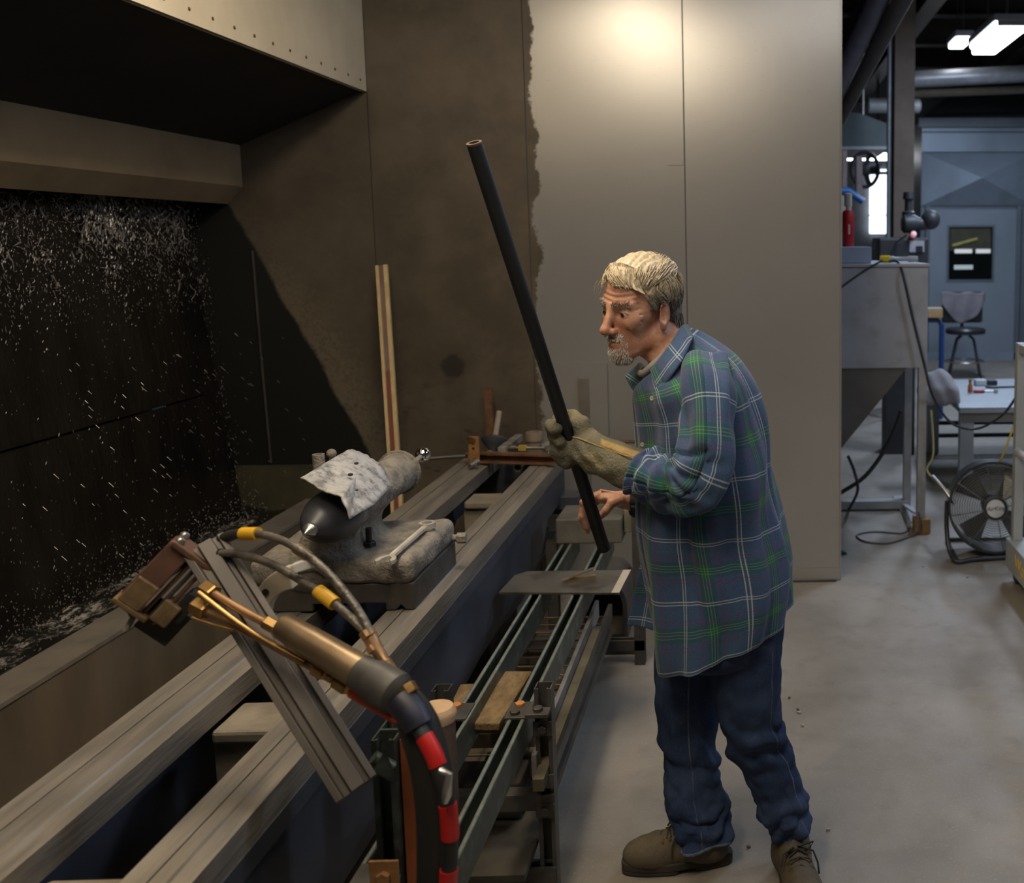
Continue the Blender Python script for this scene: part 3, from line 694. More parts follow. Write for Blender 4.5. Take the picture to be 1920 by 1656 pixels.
# ================================================================== BURNER ARM IN THE FOREGROUND
YA = 1.70
def S(x, y, Y=YA): return at(x, y, Y=Y)
SX = (S(1000, 1200) - S(900, 1200)).normalized(); SYd = (S(500, 1300) - S(500, 1200)).normalized(); PXM = (S(1000, 1200) - S(900, 1200)).length / 100
arm = empty('burner_arm', S(690, 1450), label='brown burner arm with brass pipes, hoses and a black taped hose bundle', cat='machine arm')
M_CHAN = pm('arm_channel', (.155, .14, .128), (.095, .088, .082), 5, .5, .4, .1, stretch=(1, 1, .3), rvar=.1)
M_HEAD = pm('head_brown', (.20, .105, .075), (.12, .068, .05), 10, .45, .5, rvar=.1)
M_HEADB = pm('head_brass', (.30, .205, .105), (.15, .10, .055), 16, .5, .5, .15, rvar=.1)
a = S(672, 1478, 1.63); b = S(385, 1020, 1.78); d = (b - a).normalized(); view = (CAM - a).normalized(); w = (view - d * view.dot(d)).normalized(); u = d.cross(w).normalized()
if u.dot(SX) < 0: u = -u
k = PXM
P = [(-42, -22), (-42, 12), (-30, 14), (-26, 4), (-14, 4), (-12, 18), (12, 18), (14, 8), (22, 8), (24, 16), (36, 14), (36, -22)]
MB().prism([(x * k, y * k) for x, y in P], a, b, u, w).build('slide_channel', M_CHAN, arm, bev=.001)
# pivot wedge joining the channel to the strut post
pv = S(722, 1440, 1.68)
q = MB(); q.prism([(-22 * k, -8 * k), (0, 34 * k), (24 * k, -26 * k), (20 * k, -34 * k)], pv - w * .015, pv + w * .02, SX, -SYd); q.build('pivot_block', M_STRUT, arm)
MB().span((0, 0, 0), (0, 0, 0)) if False else None
MB().tube(S(700, 1420, 1.68), S(735, 1440, 1.69), .012).build('pivot_pin', M_STRUT, arm, 40)
# head block along the screen diagonal
hc = S(308, 1088, 1.76); ha = ((S(245, 1150, 1.74) - S(370, 1020, 1.78))).normalized(); hw = (CAM - hc).normalized(); hw = (hw - ha * hw.dot(ha)).normalized(); hu = ha.cross(hw)
if hu.dot(SX) < 0: hu = -hu
HM = Matrix((ha, hu, hw)).transposed()
def hb(name, ca, cu, cw, la, lu, lw, mt, par=None, bev=.003):
    return MB().box(hc + ha * ca * k + hu * cu * k + hw * cw * k, (la * k, lu * k, lw * k), HM, bev).build(name, mt, par or arm)
body = hb('head_body', -10, -18, 0, 125, 46, 52, M_HEAD)
hb('brass_block', 36, -16, 8, 56, 44, 46, M_HEADB, body)
for cu_, lw_ in ((14, 40), (27, 34), (40, 36)): hb('head_bar', 0 + cu_ * .2, cu_, -4, 130, 8, lw_, M_HEAD if cu_ != 27 else M_DARK, body)
hb('cover_block', 42, 44, 2, 46, 34, 40, M_HEADB, body)
p1_ = hb('end_plate', -72, 8, 2, 12, 92, 66, M_HEAD)
for cu_, cw_ in ((-28, 22), (-30, -20), (42, 22), (38, -18)):
    MB().lathe(hc + ha * (-78) * k + hu * cu_ * k + hw * cw_ * k, -ha, [(0, .0085), (.004, .0085), (.008, .006)], 12).build('bolt', M_STEEL, p1_, 40)
p2_ = hb('end_plate', 68, -8, 2, 11, 72, 58, M_HEADB)
hb('base_plate', 70, 52, -20, 70, 70, 5, M_DARK)
hb('gland_block', 18, 62, -6, 60, 26, 40, M_BLACK)
MB().path([hc + ha * 70 * k + hu * -22 * k, S(250, 1158, 1.74), S(234, 1184, 1.73)], [.006, .0055, .005], 10).build('stub_pin', M_IRON, arm, 40)
# brass pipes
def tubeS(name, pts, r, mt, par=arm, n=12):
    rr = [x * k for x in r] if hasattr(r, '__len__') else r * k
    if len(pts) > 2 and not hasattr(rr, '__len__'): pts = crom([tuple(S(*p)) for p in pts], 6); return MB().path(pts, rr, n).build(name, mt, par, 50)
    return MB().path([S(*p) for p in pts], rr, n).build(name, mt, par, 50)
tubeS('brass_pipe', [(392, 1108, 1.72), (445, 1140, 1.69), (505, 1172, 1.66)], 8, M_COPPER)
tubeS('brass_pipe', [(378, 1142, 1.71), (480, 1193, 1.67), (600, 1258, 1.62)], 8, M_COPPER)
tubeS('brass_pipe', [(372, 1112, 1.70), (470, 1185, 1.66), (572, 1242, 1.62)], 5.5, M_BRASS)
tubeS('brass_pipe', [(360, 1158, 1.70), (400, 1172, 1.69), (440, 1182, 1.68)], 3.5, M_BRASS)
def nutS(x, y, Y, x2, y2, Y2, r, h, mt, par=arm):
    a_ = S(x, y, Y); b_ = S(x2, y2, Y2); dd_ = (b_ - a_).normalized()
    return MB().lathe(a_ - dd_ * h * k / 2, dd_, [(0, r * k * .9), (h * k * .1, r * k), (h * k * .9, r * k), (h * k, r * k * .9)], 6).build('hex_nut', mt, par)
nutS(392, 1108, 1.72, 445, 1140, 1.69, 17, 30, M_BRASS); nutS(378, 1140, 1.71, 480, 1193, 1.67, 18, 32, M_BRASS)
nutS(508, 1172, 1.66, 540, 1190, 1.65, 13, 26, M_BRASS); nutS(600, 1258, 1.62, 640, 1282, 1.60, 14, 26, M_BRASS)
nutS(620, 1270, 1.61, 650, 1288, 1.60, 10, 14, M_BRASS); nutS(642, 1283, 1.60, 668, 1300, 1.59, 15, 30, M_BRASS)
# barrel with dark end sleeve
bA = S(527, 1172, 1.65); bB = S(742, 1300, 1.55); bd = (bB - bA).normalized(); bl = (bB - bA).length
MB().lathe(bA, bd, [(0, 16 * k), (.004, 22 * k), (.012, 24 * k), (bl * .3, 27 * k), (bl * .72, 29 * k)], 28).build('barrel', pm('barrel_bronze', (.30, .22, .135), (.20, .145, .09), 9, .38, .7, rvar=.1), arm, 40)
MB().lathe(bA + bd * bl * .70, bd, [(0, 31 * k), (bl * .1, 32 * k), (bl * .11, 36 * k), (bl * .30, 36 * k), (bl * .33, 28 * k), (bl * .36, 15 * k)], 28).build('barrel_sleeve', pm('sleeve_grey', (.085, .08, .075), (.03, .03, .028), 16, .5, .2), arm, 40)
# braided hoses
M_HOSE = pm('braided_hose', (.15, .135, .115), (.04, .038, .035), 30, .35, .3, .3, lo=.3, hi=.6)
h1 = [(396, 1022, 1.80), (430, 1004, 1.78), (472, 1000, 1.75), (520, 1010, 1.72), (566, 1034, 1.69), (612, 1072, 1.66), (655, 1122, 1.63), (684, 1166, 1.61), (694, 1192, 1.60)]
h2 = [(345, 1062, 1.80), (372, 1046, 1.79), (410, 1038, 1.77), (450, 1040, 1.75), (505, 1056, 1.72), (560, 1086, 1.69), (612, 1120, 1.66), (655, 1156, 1.63), (690, 1190, 1.61)]
for hh in (h1, h2):
    pts = crom([tuple(S(*p)) for p in hh], 8)
    ho = MB().path(pts, 7.5 * k, 12).build('hose', M_HOSE, arm, 60)
    MB().path(pts[:18], 9.5 * k, 12).build('hose_sleeve', M_RUBBER, ho, 60)
M_YEL = pm('label_yellow', (.72, .42, .02), (.55, .30, .02), 10, .5)
def bandS(name, x, y, Y, x2, y2, Y2, r, mt):
    MB().tube(S(x, y, Y), S(x2, y2, Y2), r * k, n=16).build(name, mt, arm, 40)
bandS('yellow_label', 455, 1001, 1.76, 484, 1001, 1.745, 12.5, M_YEL)
bandS('yellow_label', 596, 1108, 1.67, 628, 1133, 1.65, 12.5, M_YEL)
bandS('brass_ferrule', 556, 1028, 1.70, 580, 1046, 1.685, 10, M_COPPER)
tubeS('hose_fitting', [(690, 1186, 1.608), (702, 1212, 1.60), (722, 1240, 1.59), (748, 1272, 1.57)], [13, 12, 9, 9], M_COPPER)
for x, y, Y in ((690, 1188, 1.605), (702, 1214, 1.60), (726, 1246, 1.585), (745, 1268, 1.57)): nutS(x, y, Y, x + 10, y + 16, Y - .005, 14 if y < 1230 else 11, 14, M_COPPER)
# off white cam bracket behind the hoses
cm = MB(); cc = S(560, 1148, 1.78); pr = []
for i in range(13): t = R(178 - i * 6.5); pr.append((86 * math.cos(t), 96 * math.sin(t)))
for i in range(13): t = R(178 - (12 - i) * 6.5); pr.append((58 * math.cos(t) + 4, 52 * math.sin(t)))
cm.prism([(x * k, y * k) for x, y in pr], cc - Vector((0, .012, 0)), cc + Vector((0, .012, 0)), SX, -SYd)
cmo = cm.build('cam_bracket', pm('off_white_paint', (.50, .45, .34), (.40, .35, .26), 7, .5), arm, bev=.002)
for x, y in ((538, 1072), (498, 1110)): MB().lathe(S(x, y, 1.767), (0, -1, 0), [(0, .006), (.002, .006)], 14).build('hole', M_BLACK, cmo)
MB().box(S(570, 1060, 1.685), (38 * k, 16 * k, 20 * k), rotm(0, R(-18), 0), .003).build('white_clip', pm('white_plastic', (.75, .75, .74), rough=.5), arm)
tubeS('clip_wire', [(560, 1074, 1.68), (590, 1070, 1.68), (612, 1084, 1.67)], 4, M_DARK)
# bundle falling to the floor
bp = [(755, 1305, 1.545), (775, 1335, 1.535), (795, 1390, 1.52), (810, 1450, 1.51), (818, 1520, 1.505), (820, 1600, 1.50), (818, 1680, 1.50), (815, 1800, 1.50), (815, 2050, 1.50)]
bpt = crom([tuple(S(*p)) for p in bp], 8); kb = k * .88
MB().path(bpt, [kb * (26 + 12 * min(1, i / 12)) for i in range(len(bpt))], 20).build('hose_bundle', M_RUBBER, arm, 60)
tubeS('red_hose', [(662, 1296, 1.59), (695, 1316, 1.57), (725, 1336, 1.555), (752, 1352, 1.54)], [13, 12, 11, 9], pm('red_orange_hose', (.55, .06, .015), (.42, .04, .012), 8, .45))
r2 = [(765, 1330, 1.51), (790, 1372, 1.49), (815, 1420, 1.475), (832, 1475, 1.465), (842, 1530, 1.46), (844, 1590, 1.46), (840, 1660, 1.46), (838, 1760, 1.46), (838, 2000, 1.46)]
rp_ = crom([tuple(S(*p)) for p in r2], 10)
MB().path(rp_, 13.5 * k, 14).build('tail_hose', M_RUBBER, arm, 60)
M_RED = pm('red_tape', (.50, .015, .012), (.38, .01, .01), 6, .4)
for i0, i1 in ((12, 24), (36, 48), (56, 62)): MB().path(rp_[i0:i1], 15 * k, 14).build('red_tape', M_RED, arm, 60)
tubeS('cable_tie', [(826, 1446, 1.445), (842, 1452, 1.44), (838, 1490, 1.44), (834, 1505, 1.44)], [7, 6, 8, 5], M_STEEL)
tubeS('blue_tape', [(752, 1312, 1.52), (776, 1342, 1.505), (786, 1362, 1.50)], [27, 26, 25], pm('blue_black_tape', (.02, .024, .055), (.010, .011, .016), 30, .45), n=18)
nutS(768, 1292, 1.52, 776, 1306, 1.515, 13, 18, M_BRASS)
# ================================================================== STRUT TABLE BESIDE THE BED
ZR = .50
tb = empty('strut_table', (-.65, 2.4, 0), label='low table of green slotted strut rails bolted to dark strut posts', cat='table')
def strut_prof(depth=.041, w=.0205):
    t = .0028; D = depth
    return [(-w, 0), (-w, -D), (w, -D), (w, 0), (.0105, 0), (.0105, -.007), (.0135, -.007), (.0135, -t), (w - t, -t), (w - t, -D + t), (-w + t, -D + t), (-w + t, -t), (-.0135, -t), (-.0135, -.007), (-.0105, -.007), (-.0105, 0)]
for x in (-.7165, -.5795):
    rl = MB().prism(strut_prof(.082), (x, .9, ZR), (x, 3.86, ZR), (1, 0, 0), (0, 0, 1)).build('rail', M_STRUT, tb, bev=.001)
    for s1 in (-1, 1): MB().tube((x + s1 * .0155, .9, ZR - .002), (x + s1 * .0155, 3.86, ZR - .002), .0052, n=12).build('lip', pm('strut_lip_highlight', (.20, .23, .20), (.13, .15, .13), 30, .4, .3), rl, 60)  # rounded lips in a lighter strut colour, their highlight put into the colour
def post(x, y, z0, z1, mt, face=(0, -1, 0), dbl=False):
    f = Vector(face); s_ = Vector((0, 0, 1)).cross(f)
    q = MB(); q.prism(strut_prof(), Vector((x, y, z0)) + f * .0205, Vector((x, y, z1)) + f * .0205, s_, f)
    if dbl: q.prism(strut_prof(), Vector((x, y, z0)) - f * .0615, Vector((x, y, z1)) - f * .0615, s_, -f)
    return q.build('post', mt, tb)
po2 = post(-.520, 2.34, 0, .565, M_STRUTD)
po3 = post(-.768, 2.34, 0, .565, M_STRUTD)
po1 = post(-.668, 1.72, 0, .765, M_STRUT, dbl=True)
post(-.45, 3.74, 0, .60, M_STRUTD, (1, 0, 0)); post(-.78, 3.74, 0, .5, M_STRUTD, (1, 0, 0))
# orange angle bolted to the first post
po = MB(); po.prism([(0, 0), (.036, 0), (.036, -.006), (.006, -.006), (.006, -.045), (0, -.045)], (-.643, 1.715, 0), (-.643, 1.715, .757), (1, 0, 0), (0, -1, 0)); po.build('orange_angle', M_ORANGE, tb)
def plate(c, size, mt, bolts=(), par=tb, name='bracket_plate'):
    p = MB().box(c, size, None, .0015).build(name, mt, par)
    for (x, y, mt2, h) in bolts: MB().hexbolt((c[0] + x, c[1] + y, c[2] + size[2] / 2), (0, 0, 1), .0125, h).build('bolt', mt2, p)
    return p
M_OBOLT = pm('orange_bolt', (.62, .25, .07), (.5, .19, .05), 10, .5)
plate((-.735, 2.333, ZR + .004), (.07, .085, .007), M_STRUTD, ((-.005, .022, M_OBOLT, .008), (-.005, -.022, M_STRUTD, .009)))
plate((-.580, 2.333, ZR + .004), (.056, .085, .007), M_STRUTD, ((-.004, .022, M_OBOLT, .008), (-.006, -.022, M_STRUTD, .009)))
plate((-.528, 2.300, ZR + .014), (.055, .04, .010), M_STRUTD, ((.0, .0, M_STRUTD, .010),))
def vplate(x, y, z, w_, h_, mt, br_=.0115):
    p = MB().box((x, y, z), (w_, .006, h_), None, .001).build('bracket_plate', mt, tb)
    MB().hexbolt((x, y - .003, z), (0, -1, 0), br_, .009).build('bolt', mt, p)
for z in (at(1022, 1366, Y=2.31).z, at(1022, 1465, Y=2.31).z, at(1020, 1520, Y=2.31).z): vplate(-.520, 2.309, z, .046, .036, M_STRUTD)
zc = at(960, 1497, Y=2.30).z
MB().prism(strut_prof(), (-.89, 2.33, zc - .041), (-.50, 2.33, zc - .041), (0, 1, 0), (0, 0, -1)).build('cross_bar', M_STRUTD, tb)
MB().prism(strut_prof(), (-.89, 2.33, .10), (-.50, 2.33, .10), (0, 1, 0), (0, 0, 1)).build('cross_bar', M_STRUTD, tb)
vplate(-.668, 1.675, at(713, 1640, Y=1.68).z, .052, .06, M_RUSTL, .013)
plate((-.690, 1.70, ZR + .004), (.085, .07, .006), M_STRUTD, ((.0, .0, M_RUST, .012),))
MB().prism(strut_prof(), (-.80, 3.74, .10), (-.43, 3.74, .10), (0, 1, 0), (0, 0, 1)).build('cross_bar', M_STRUTD, tb)
# side strip outside the right rail
A = at(1108, 1140, Z=.40); B_ = at(1030, 1345, Z=.40)
MB().prism([(0, 0), (.012, 0), (.012, -.06), (0, -.06)], (-.548, 2.30, .405), (-.556, 3.35, .405), (1, 0, 0), (0, 0, 1)).build('side_strip', pm('strip_grey', (.26, .25, .24), (.16, .15, .145), 9, .55, .3), tb)
MB().prism([(0, 0), (.026, 0), (.026, -.03), (0, -.03)], (-.535, 2.25, .37), (-.540, 3.20, .37), (1, 0, 0), (0, 0, 1)).build('edge_slat', pm('dirty_slat', (.12, .10, .06), (.06, .05, .03), 8, .8), tb)
# rack of wires under the rails
rack = empty('wire_rack', (-.72, 3.1, .22), label='rusty wire rack on the low shelf under the strut rails', cat='rack')
wm = pm('rack_wire', (.24, .17, .10), (.14, .10, .06), 14, .6, .5)
for i in range(15):
    y = 2.62 + i * .072
    MB().tube((-.90, y, .235), (-.56, y, .235), .0032, n=6).build('wire', wm, rack)
for x in (-.80, -.645): MB().tube((x, 2.55, .242), (x, 3.75, .242), .0035, n=6).build('wire', wm, rack)
MB().span((-.90, 2.53, .18), (-.885, 3.75, .24)).span((-.572, 2.53, .18), (-.557, 3.75, .24)).build('rack_side', M_STRUTD, rack)
shelf = MB().span((-.89, 2.20, .14), (-.55, 3.70, .16), .002).build('low_shelf', pm('shelf_board', (.10, .085, .06), (.05, .043, .034), 6, .8), tb)
for (x, y, sx, sy, h, c) in ((-.80, 3.45, .12, .16, .06, (.10, .09, .075)), (-.66, 3.22, .14, .10, .045, (.16, .13, .08)), (-.73, 2.95, .10, .12, .05, (.06, .06, .06)), (-.68, 2.68, .16, .12, .06, (.14, .12, .09))):
    o = MB().box((x, y, .161 + h / 2), (sx, sy, h), rotm(random.uniform(-.2, .2)), .006).build('dirty_block', pm('blk%.2f' % c[0], c, None, 9, .8)); tag(o, {.10: 'grimy brown block at the far end under the wire rack', .16: 'tan wooden block in the middle under the wire rack', .06: 'black block under the near half of the wire rack', .14: 'brown block at the near end under the wire rack'}[c[0]], 'block', 'grimy blocks under the wire rack')
wd = MB().box((-.665, 2.50, .455), (.075, .30, .02), rotm(R(-3)), .003).build('plank', M_PLY); tag(wd, 'rough brown plank lying between the two strut rails', 'plank')
MB().tube((-.69, 2.42, .445), (-.60, 2.42, .445), .001)
for y in (2.40, 2.60): MB().span((-.696, y - .01, .418), (-.600, y + .01, .444)).build('plank_rest', M_STRUTD, tb)
wd2 = MB().box((-.765, 2.48, .45), (.055, .22, .018), rotm(R(4)), .003).build('plank', M_PLY); tag(wd2, 'short brown plank wedged between the rail and the blue bed side', 'plank')
lw = MB().span((-.86, 2.62, .255), (-.565, 2.66, .30), .003).build('shelf_lip', pm('lip_wood', (.20, .16, .10), (.12, .10, .06), 8, .8), tb)
lb = MB().box((-.70, 2.48, .215), (.18, .12, .10), None, .006).build('dark_box', M_DARK); tag(lb, 'dark grimy box on the low shelf beside the strut post', 'box')
# wooden topped round post
wp = empty('round_post', (-.655, 1.94, 0), label='round brown post with a pale turned wooden cap behind the hose bundle', cat='post')
wc_ = at(818, 1325, Y=1.96); 
MB().lathe((wc_.x, wc_.y, wc_.z - .03), (0, 0, 1), [(0, .037), (.014, .040), (.022, .038), (.03, .033)], 30).build('wood_cap', M_WOOD, wp, 40)
MB().lathe((wc_.x, wc_.y, 0), (0, 0, 1), [(0, .036), (wc_.z - .03, .036)], 28).build('shaft', pm('shaft_brown', (.12, .075, .055), (.08, .05, .04), 6, .6), wp, 40)
# plate across the rails, spring clamp on it
pt = [at(935, 1112, Z=ZR + .008), at(1160, 1113, Z=ZR + .008), at(1182, 1070, Z=ZR + .008), at(990, 1072, Z=ZR + .008), at(965, 1080, Z=ZR + .008)]
rest = MB(); rest.add([p + Vector((0, 0, .002)) for p in pt] + [p - Vector((0, 0, .0045)) for p in pt], [(0, 1, 2, 3, 4), (9, 8, 7, 6, 5)] + [(i, i + 5, (i + 1) % 5 + 5, (i + 1) % 5) for i in range(5)])
ro = empty('rest_plate', (pt[0] + pt[2]) / 2 - Vector((0, 0, .005)), label='dark flat steel plate laid across both strut rails', cat='plate')
rest.build('plate', pm('plate_dark', (.125, .118, .108), (.075, .072, .066), 8, .5, .4, rvar=.12, c3=(.045, .043, .04), s3=9), ro)
tp = MB(); a_, b_ = pt[1], pt[2]; lft = Vector((-.024, 0, 0))
tp.add([a_ + lft + Vector((0, 0, .0022)), a_ + Vector((.002, 0, .0022)), b_ + Vector((.002, 0, .0022)), b_ + lft + Vector((0, 0, .0022)), a_ + lft + Vector((0, 0, .0034)), a_ + Vector((.002, 0, .0034)), b_ + Vector((.002, 0, .0034)), b_ + lft + Vector((0, 0, .0034))], [(3, 2, 1, 0), (4, 5, 6, 7), (0, 1, 5, 4), (1, 2, 6, 5), (2, 3, 7, 6), (3, 0, 4, 7)])
tp.build('masking_tape', pm('tape_beige', (.52, .46, .38), (.44, .39, .32), 12, .7), ro)
cl = empty('spring_clamp', at(1080, 1086, Z=ZR + .012), label='small brown metal spring clamp lying on the dark flat plate', cat='clamp')
ca, cb = at(1054, 1090, Z=ZR + .018), at(1106, 1086, Z=ZR + .018); cd = (cb - ca).normalized(); cs = Vector((0, 0, 1)).cross(cd)
M_CLP = pm('clamp_tan', (.36, .29, .21), (.25, .20, .15), 14, .4, .6)
MB().prism([(0, -.007), (.012, -.009), (.11, -.009), (.11, .013), (.02, .010), (0, .004)], ca - cs * .008, ca + cs * .008, cd, (0, 0, 1)).build('lower_jaw', M_CLP, cl)
MB().prism([(0, .004), (.035, .020), (.098, .040), (.100, .036), (.035, .014), (0, .002)], ca - cs * .012 + cd * .006, ca + cs * .004 + cd * .006, cd, (0, 0, 1)).build('upper_jaw', M_CLP, cl)
MB().tube(ca + cd * .045 - cs * .01 + Vector((0, 0, .006)), ca + cd * .045 + cs * .01 + Vector((0, 0, .006)), .006, n=12).build('spring', M_COPPER, cl, 40)
# block across the far end of the rails
blk = MB().span((-.755, 3.69, ZR + .002), (-.505, 3.90, .60), .006).build('steel_block', pm('block_dusty', (.15, .14, .12), (.09, .085, .075), 8, .7, .2, .2)); tag(blk, 'heavy dusty steel block across the far end of the strut rails', 'block')
cw = MB().box((-.487, 3.80, .575), (.03, .12, .09), None, .003).build('end_stop', pm('stop_olive', (.22, .22, .15), (.14, .14, .1), 8, .6), tb)
# arched steel shroud on the floor, and a floor bar
ash = empty('arched_shroud', (-.62, 4.05, 0), label='arched dark shroud standing on the floor behind the rails', cat='shroud')
outl = [(.10 * math.cos(t), .14 + .10 * math.sin(t) * 1.15) for t in np.linspace(0, PI, 15)]; inn = [(.082 * math.cos(t), .14 + .082 * math.sin(t) * 1.15) for t in np.linspace(PI, 0, 15)]
MB().prism([(.10, 0)] + outl + [(-.10, 0), (-.082, 0)] + inn + [(.082, 0)], (-.63, 3.98, 0.001), (-.63, 4.30, 0.001), (1, 0, 0), (0, 0, 1)).build('shell', pm('shroud_grey', (.13, .125, .115), (.08, .075, .07), 7, .6, .2), ash)
MB().span((-.715, 4.24, 0.002), (-.545, 4.26, .22)).build('back_plate', M_BLACK, ash)
MB().span((-.72, 3.965, 0.001), (-.54, 3.985, .02)).build('front_lip', M_STRUTD, ash)
fb = MB().span((-.66, 3.82, 0.001), (-.47, 3.87, .055), .003).build('floor_bar', M_STRUTD); tag(fb, 'dark steel bar lying on the floor at the far table leg', 'steel bar')
# ================================================================== THE MAN
man = empty('person', (-.05, 2.45, 0), label='grey haired man in plaid shirt and jeans holding a black pipe', cat='person')
def fbm(x, y, z): return mnoise.noise(Vector((x, y, z)))
def skin_material():
    mt = bpy.data.materials.new('skin'); mt.use_nodes = True; nt = mt.node_tree; b = nt.nodes['Principled BSDF']
    V = nt.nodes.new('ShaderNodeTexCoord').outputs['Object']
    a = nnoise(nt, V, 18, 4); c = nnoise(nt, V, 130, 4); w = nnoise(nt, V, 60, 4, (1, 1, 2.2))
    col = nmix(nt, nstep(nt, a, .35, .65), (.42, .195, .125), (.60, .34, .235))
    col = nmix(nt, nm(nt, 'MULTIPLY', nstep(nt, c, .50, .72), .5), col, (.36, .13, .09))
    nt.links.new(col, b.inputs['Base Color']); b.inputs['Roughness'].default_value = .48
    b.inputs['Subsurface Weight'].default_value = .12; b.inputs['Subsurface Radius'].default_value = (.012, .005, .003); b.inputs['Subsurface Scale'].default_value = .6
    bp = nt.nodes.new('ShaderNodeBump'); bp.inputs['Strength'].default_value = .35; bp.inputs['Distance'].default_value = .003
    nt.links.new(nm(nt, 'ADD', w, nm(nt, 'MULTIPLY', c, .5)), bp.inputs['Height']); nt.links.new(bp.outputs[0], b.inputs['Normal'])
    return mt
M_SKIN = skin_material()
def plaid_material():
    mt = bpy.data.materials.new('plaid_flannel'); mt.use_nodes = True; nt = mt.node_tree; b = nt.nodes['Principled BSDF']
    uv = nt.nodes.new('ShaderNodeUVMap').outputs[0]; sp = nt.nodes.new('ShaderNodeSeparateXYZ'); nt.links.new(uv, sp.inputs[0])
    wv = nnoise(nt, nt.nodes.new('ShaderNodeTexCoord').outputs['Object'], 400, 2)
    cols = []
    for ch in (0, 1):
        t = nm(nt, 'FRACT', nm(nt, 'DIVIDE', sp.outputs[ch], .148))
        def line(c, w): return nm(nt, 'LESS_THAN', nm(nt, 'ABSOLUTE', nm(nt, 'SUBTRACT', t, c)), w)
        band = nm(nt, 'SUBTRACT', 1.0, nstep(nt, nm(nt, 'ABSOLUTE', nm(nt, 'SUBTRACT', t, .5)), .09, .13))
        cols.append(dict(band=band,
            white=nm(nt, 'ADD', line(.02, .0075), line(.065, .0075), True),
            yel=nm(nt, 'ADD', line(.455, .006), nm(nt, 'ADD', line(.50, .006), line(.545, .006)), True),
            pur=nm(nt, 'ADD', nm(nt, 'ADD', line(.30, .010), line(.35, .007)), nm(nt, 'ADD', line(.68, .010), line(.73, .007)), True)))
    base = nmix(nt, nstep(nt, wv, .3, .7), (.036, .072, .15), (.058, .108, .205))
    def thread(colr):
        c = colr
        return c
    out = base
    for C_ in cols: out = nmix(nt, nm(nt, 'MULTIPLY', C_['band'], .5), out, (.010, .080, .075))
    out = nmix(nt, nm(nt, 'MULTIPLY', nm(nt, 'MULTIPLY', cols[0]['band'], cols[1]['band']), .55), out, (.020, .14, .065))
    for C_ in cols:
        out = nmix(nt, nm(nt, 'MULTIPLY', C_['pur'], .36), out, (.14, .02, .12))
        out = nmix(nt, nm(nt, 'MULTIPLY', C_['yel'], .32), out, (.26, .38, .16))
        out = nmix(nt, nm(nt, 'MULTIPLY', C_['white'], .58), out, (.48, .54, .60))
    nt.links.new(out, b.inputs['Base Color']); b.inputs['Roughness'].default_value = .85; b.inputs['Specular IOR Level'].default_value = .2
    b.inputs['Sheen Weight'].default_value = .15
    bp = nt.nodes.new('ShaderNodeBump'); bp.inputs['Strength'].default_value = .15; bp.inputs['Distance'].default_value = .002
    nt.links.new(wv, bp.inputs['Height']); nt.links.new(bp.outputs[0], b.inputs['Normal'])
    return mt
M_PLAID = plaid_material()
def denim_material():
    mt = bpy.data.materials.new('denim'); mt.use_nodes = True; nt = mt.node_tree; b = nt.nodes['Principled BSDF']
    V = nt.nodes.new('ShaderNodeTexCoord').outputs['Object']
    a = nnoise(nt, V, 7, 4); c = nnoise(nt, V, 350, 3); d_ = nnoise(nt, V, 26, 5, (1, 1, .6))
    col = nmix(nt, nstep(nt, a, .35, .7), (.016, .030, .075), (.036, .060, .125))
    col = nmix(nt, nm(nt, 'MULTIPLY', nstep(nt, d_, .5, .75), .3), col, (.075, .10, .16))
    col = nmix(nt, nm(nt, 'MULTIPLY', nstep(nt, c, .5, .7), .25), col, (.10, .13, .20))
    nt.links.new(col, b.inputs['Base Color']); b.inputs['Roughness'].default_value = .85; b.inputs['Specular IOR Level'].default_value = .2
    bp = nt.nodes.new('ShaderNodeBump'); bp.inputs['Strength'].default_value = .25; bp.inputs['Distance'].default_value = .002
    nt.links.new(c, bp.inputs['Height']); nt.links.new(bp.outputs[0], b.inputs['Normal'])
    return mt
M_DENIM = denim_material()

def loft(name, rings, n, per, disp, mat, parent, thick=.004, exp=2.25, uoff=0.0, voff=0.0):
    """rings: rows of (centre, A, B, ra, rb) flattened to 11 numbers; disp(phi, s) is added along the outward direction"""
    Rg = crom(rings, per); m_ = len(Rg); V = []; UV = []; s_ = 0; circ = np.mean(Rg[:, 9] + Rg[:, 10]) * PI
    for i in range(m_):
        c = Vector(Rg[i, :3]); A = Vector(Rg[i, 3:6]).normalized(); B = Vector(Rg[i, 6:9]); B = (B - A * B.dot(A)).normalized(); ra, rb = Rg[i, 9], Rg[i, 10]
        if i: s_ += (c - Vector(Rg[i - 1, :3])).length
        for j in range(n + 1):
            ph = 2 * PI * j / n; cx, sx = math.cos(ph), math.sin(ph)
            px = abs(cx) ** (2 / exp) * (1 if cx > 0 else -1); py = abs(sx) ** (2 / exp) * (1 if sx > 0 else -1)
            o = (A * cx * rb + B * sx * ra); o.normalize()
            V.append(c + A * ra * px + B * rb * py + o * disp(ph % (2 * PI), i / (m_ - 1), c)); UV.append((uoff + ph / (2 * PI) * circ, voff + s_))
    Fq = [(i * (n + 1) + j, i * (n + 1) + j + 1, (i + 1) * (n + 1) + j + 1, (i + 1) * (n + 1) + j) for i in range(m_ - 1) for j in range(n)]
    o = np_mesh(name, V, Fq, mat, parent, True, UV)
    if thick:
        sm = o.modifiers.new('cloth', 'SOLIDIFY'); sm.thickness = thick; sm.offset = -1
    return o
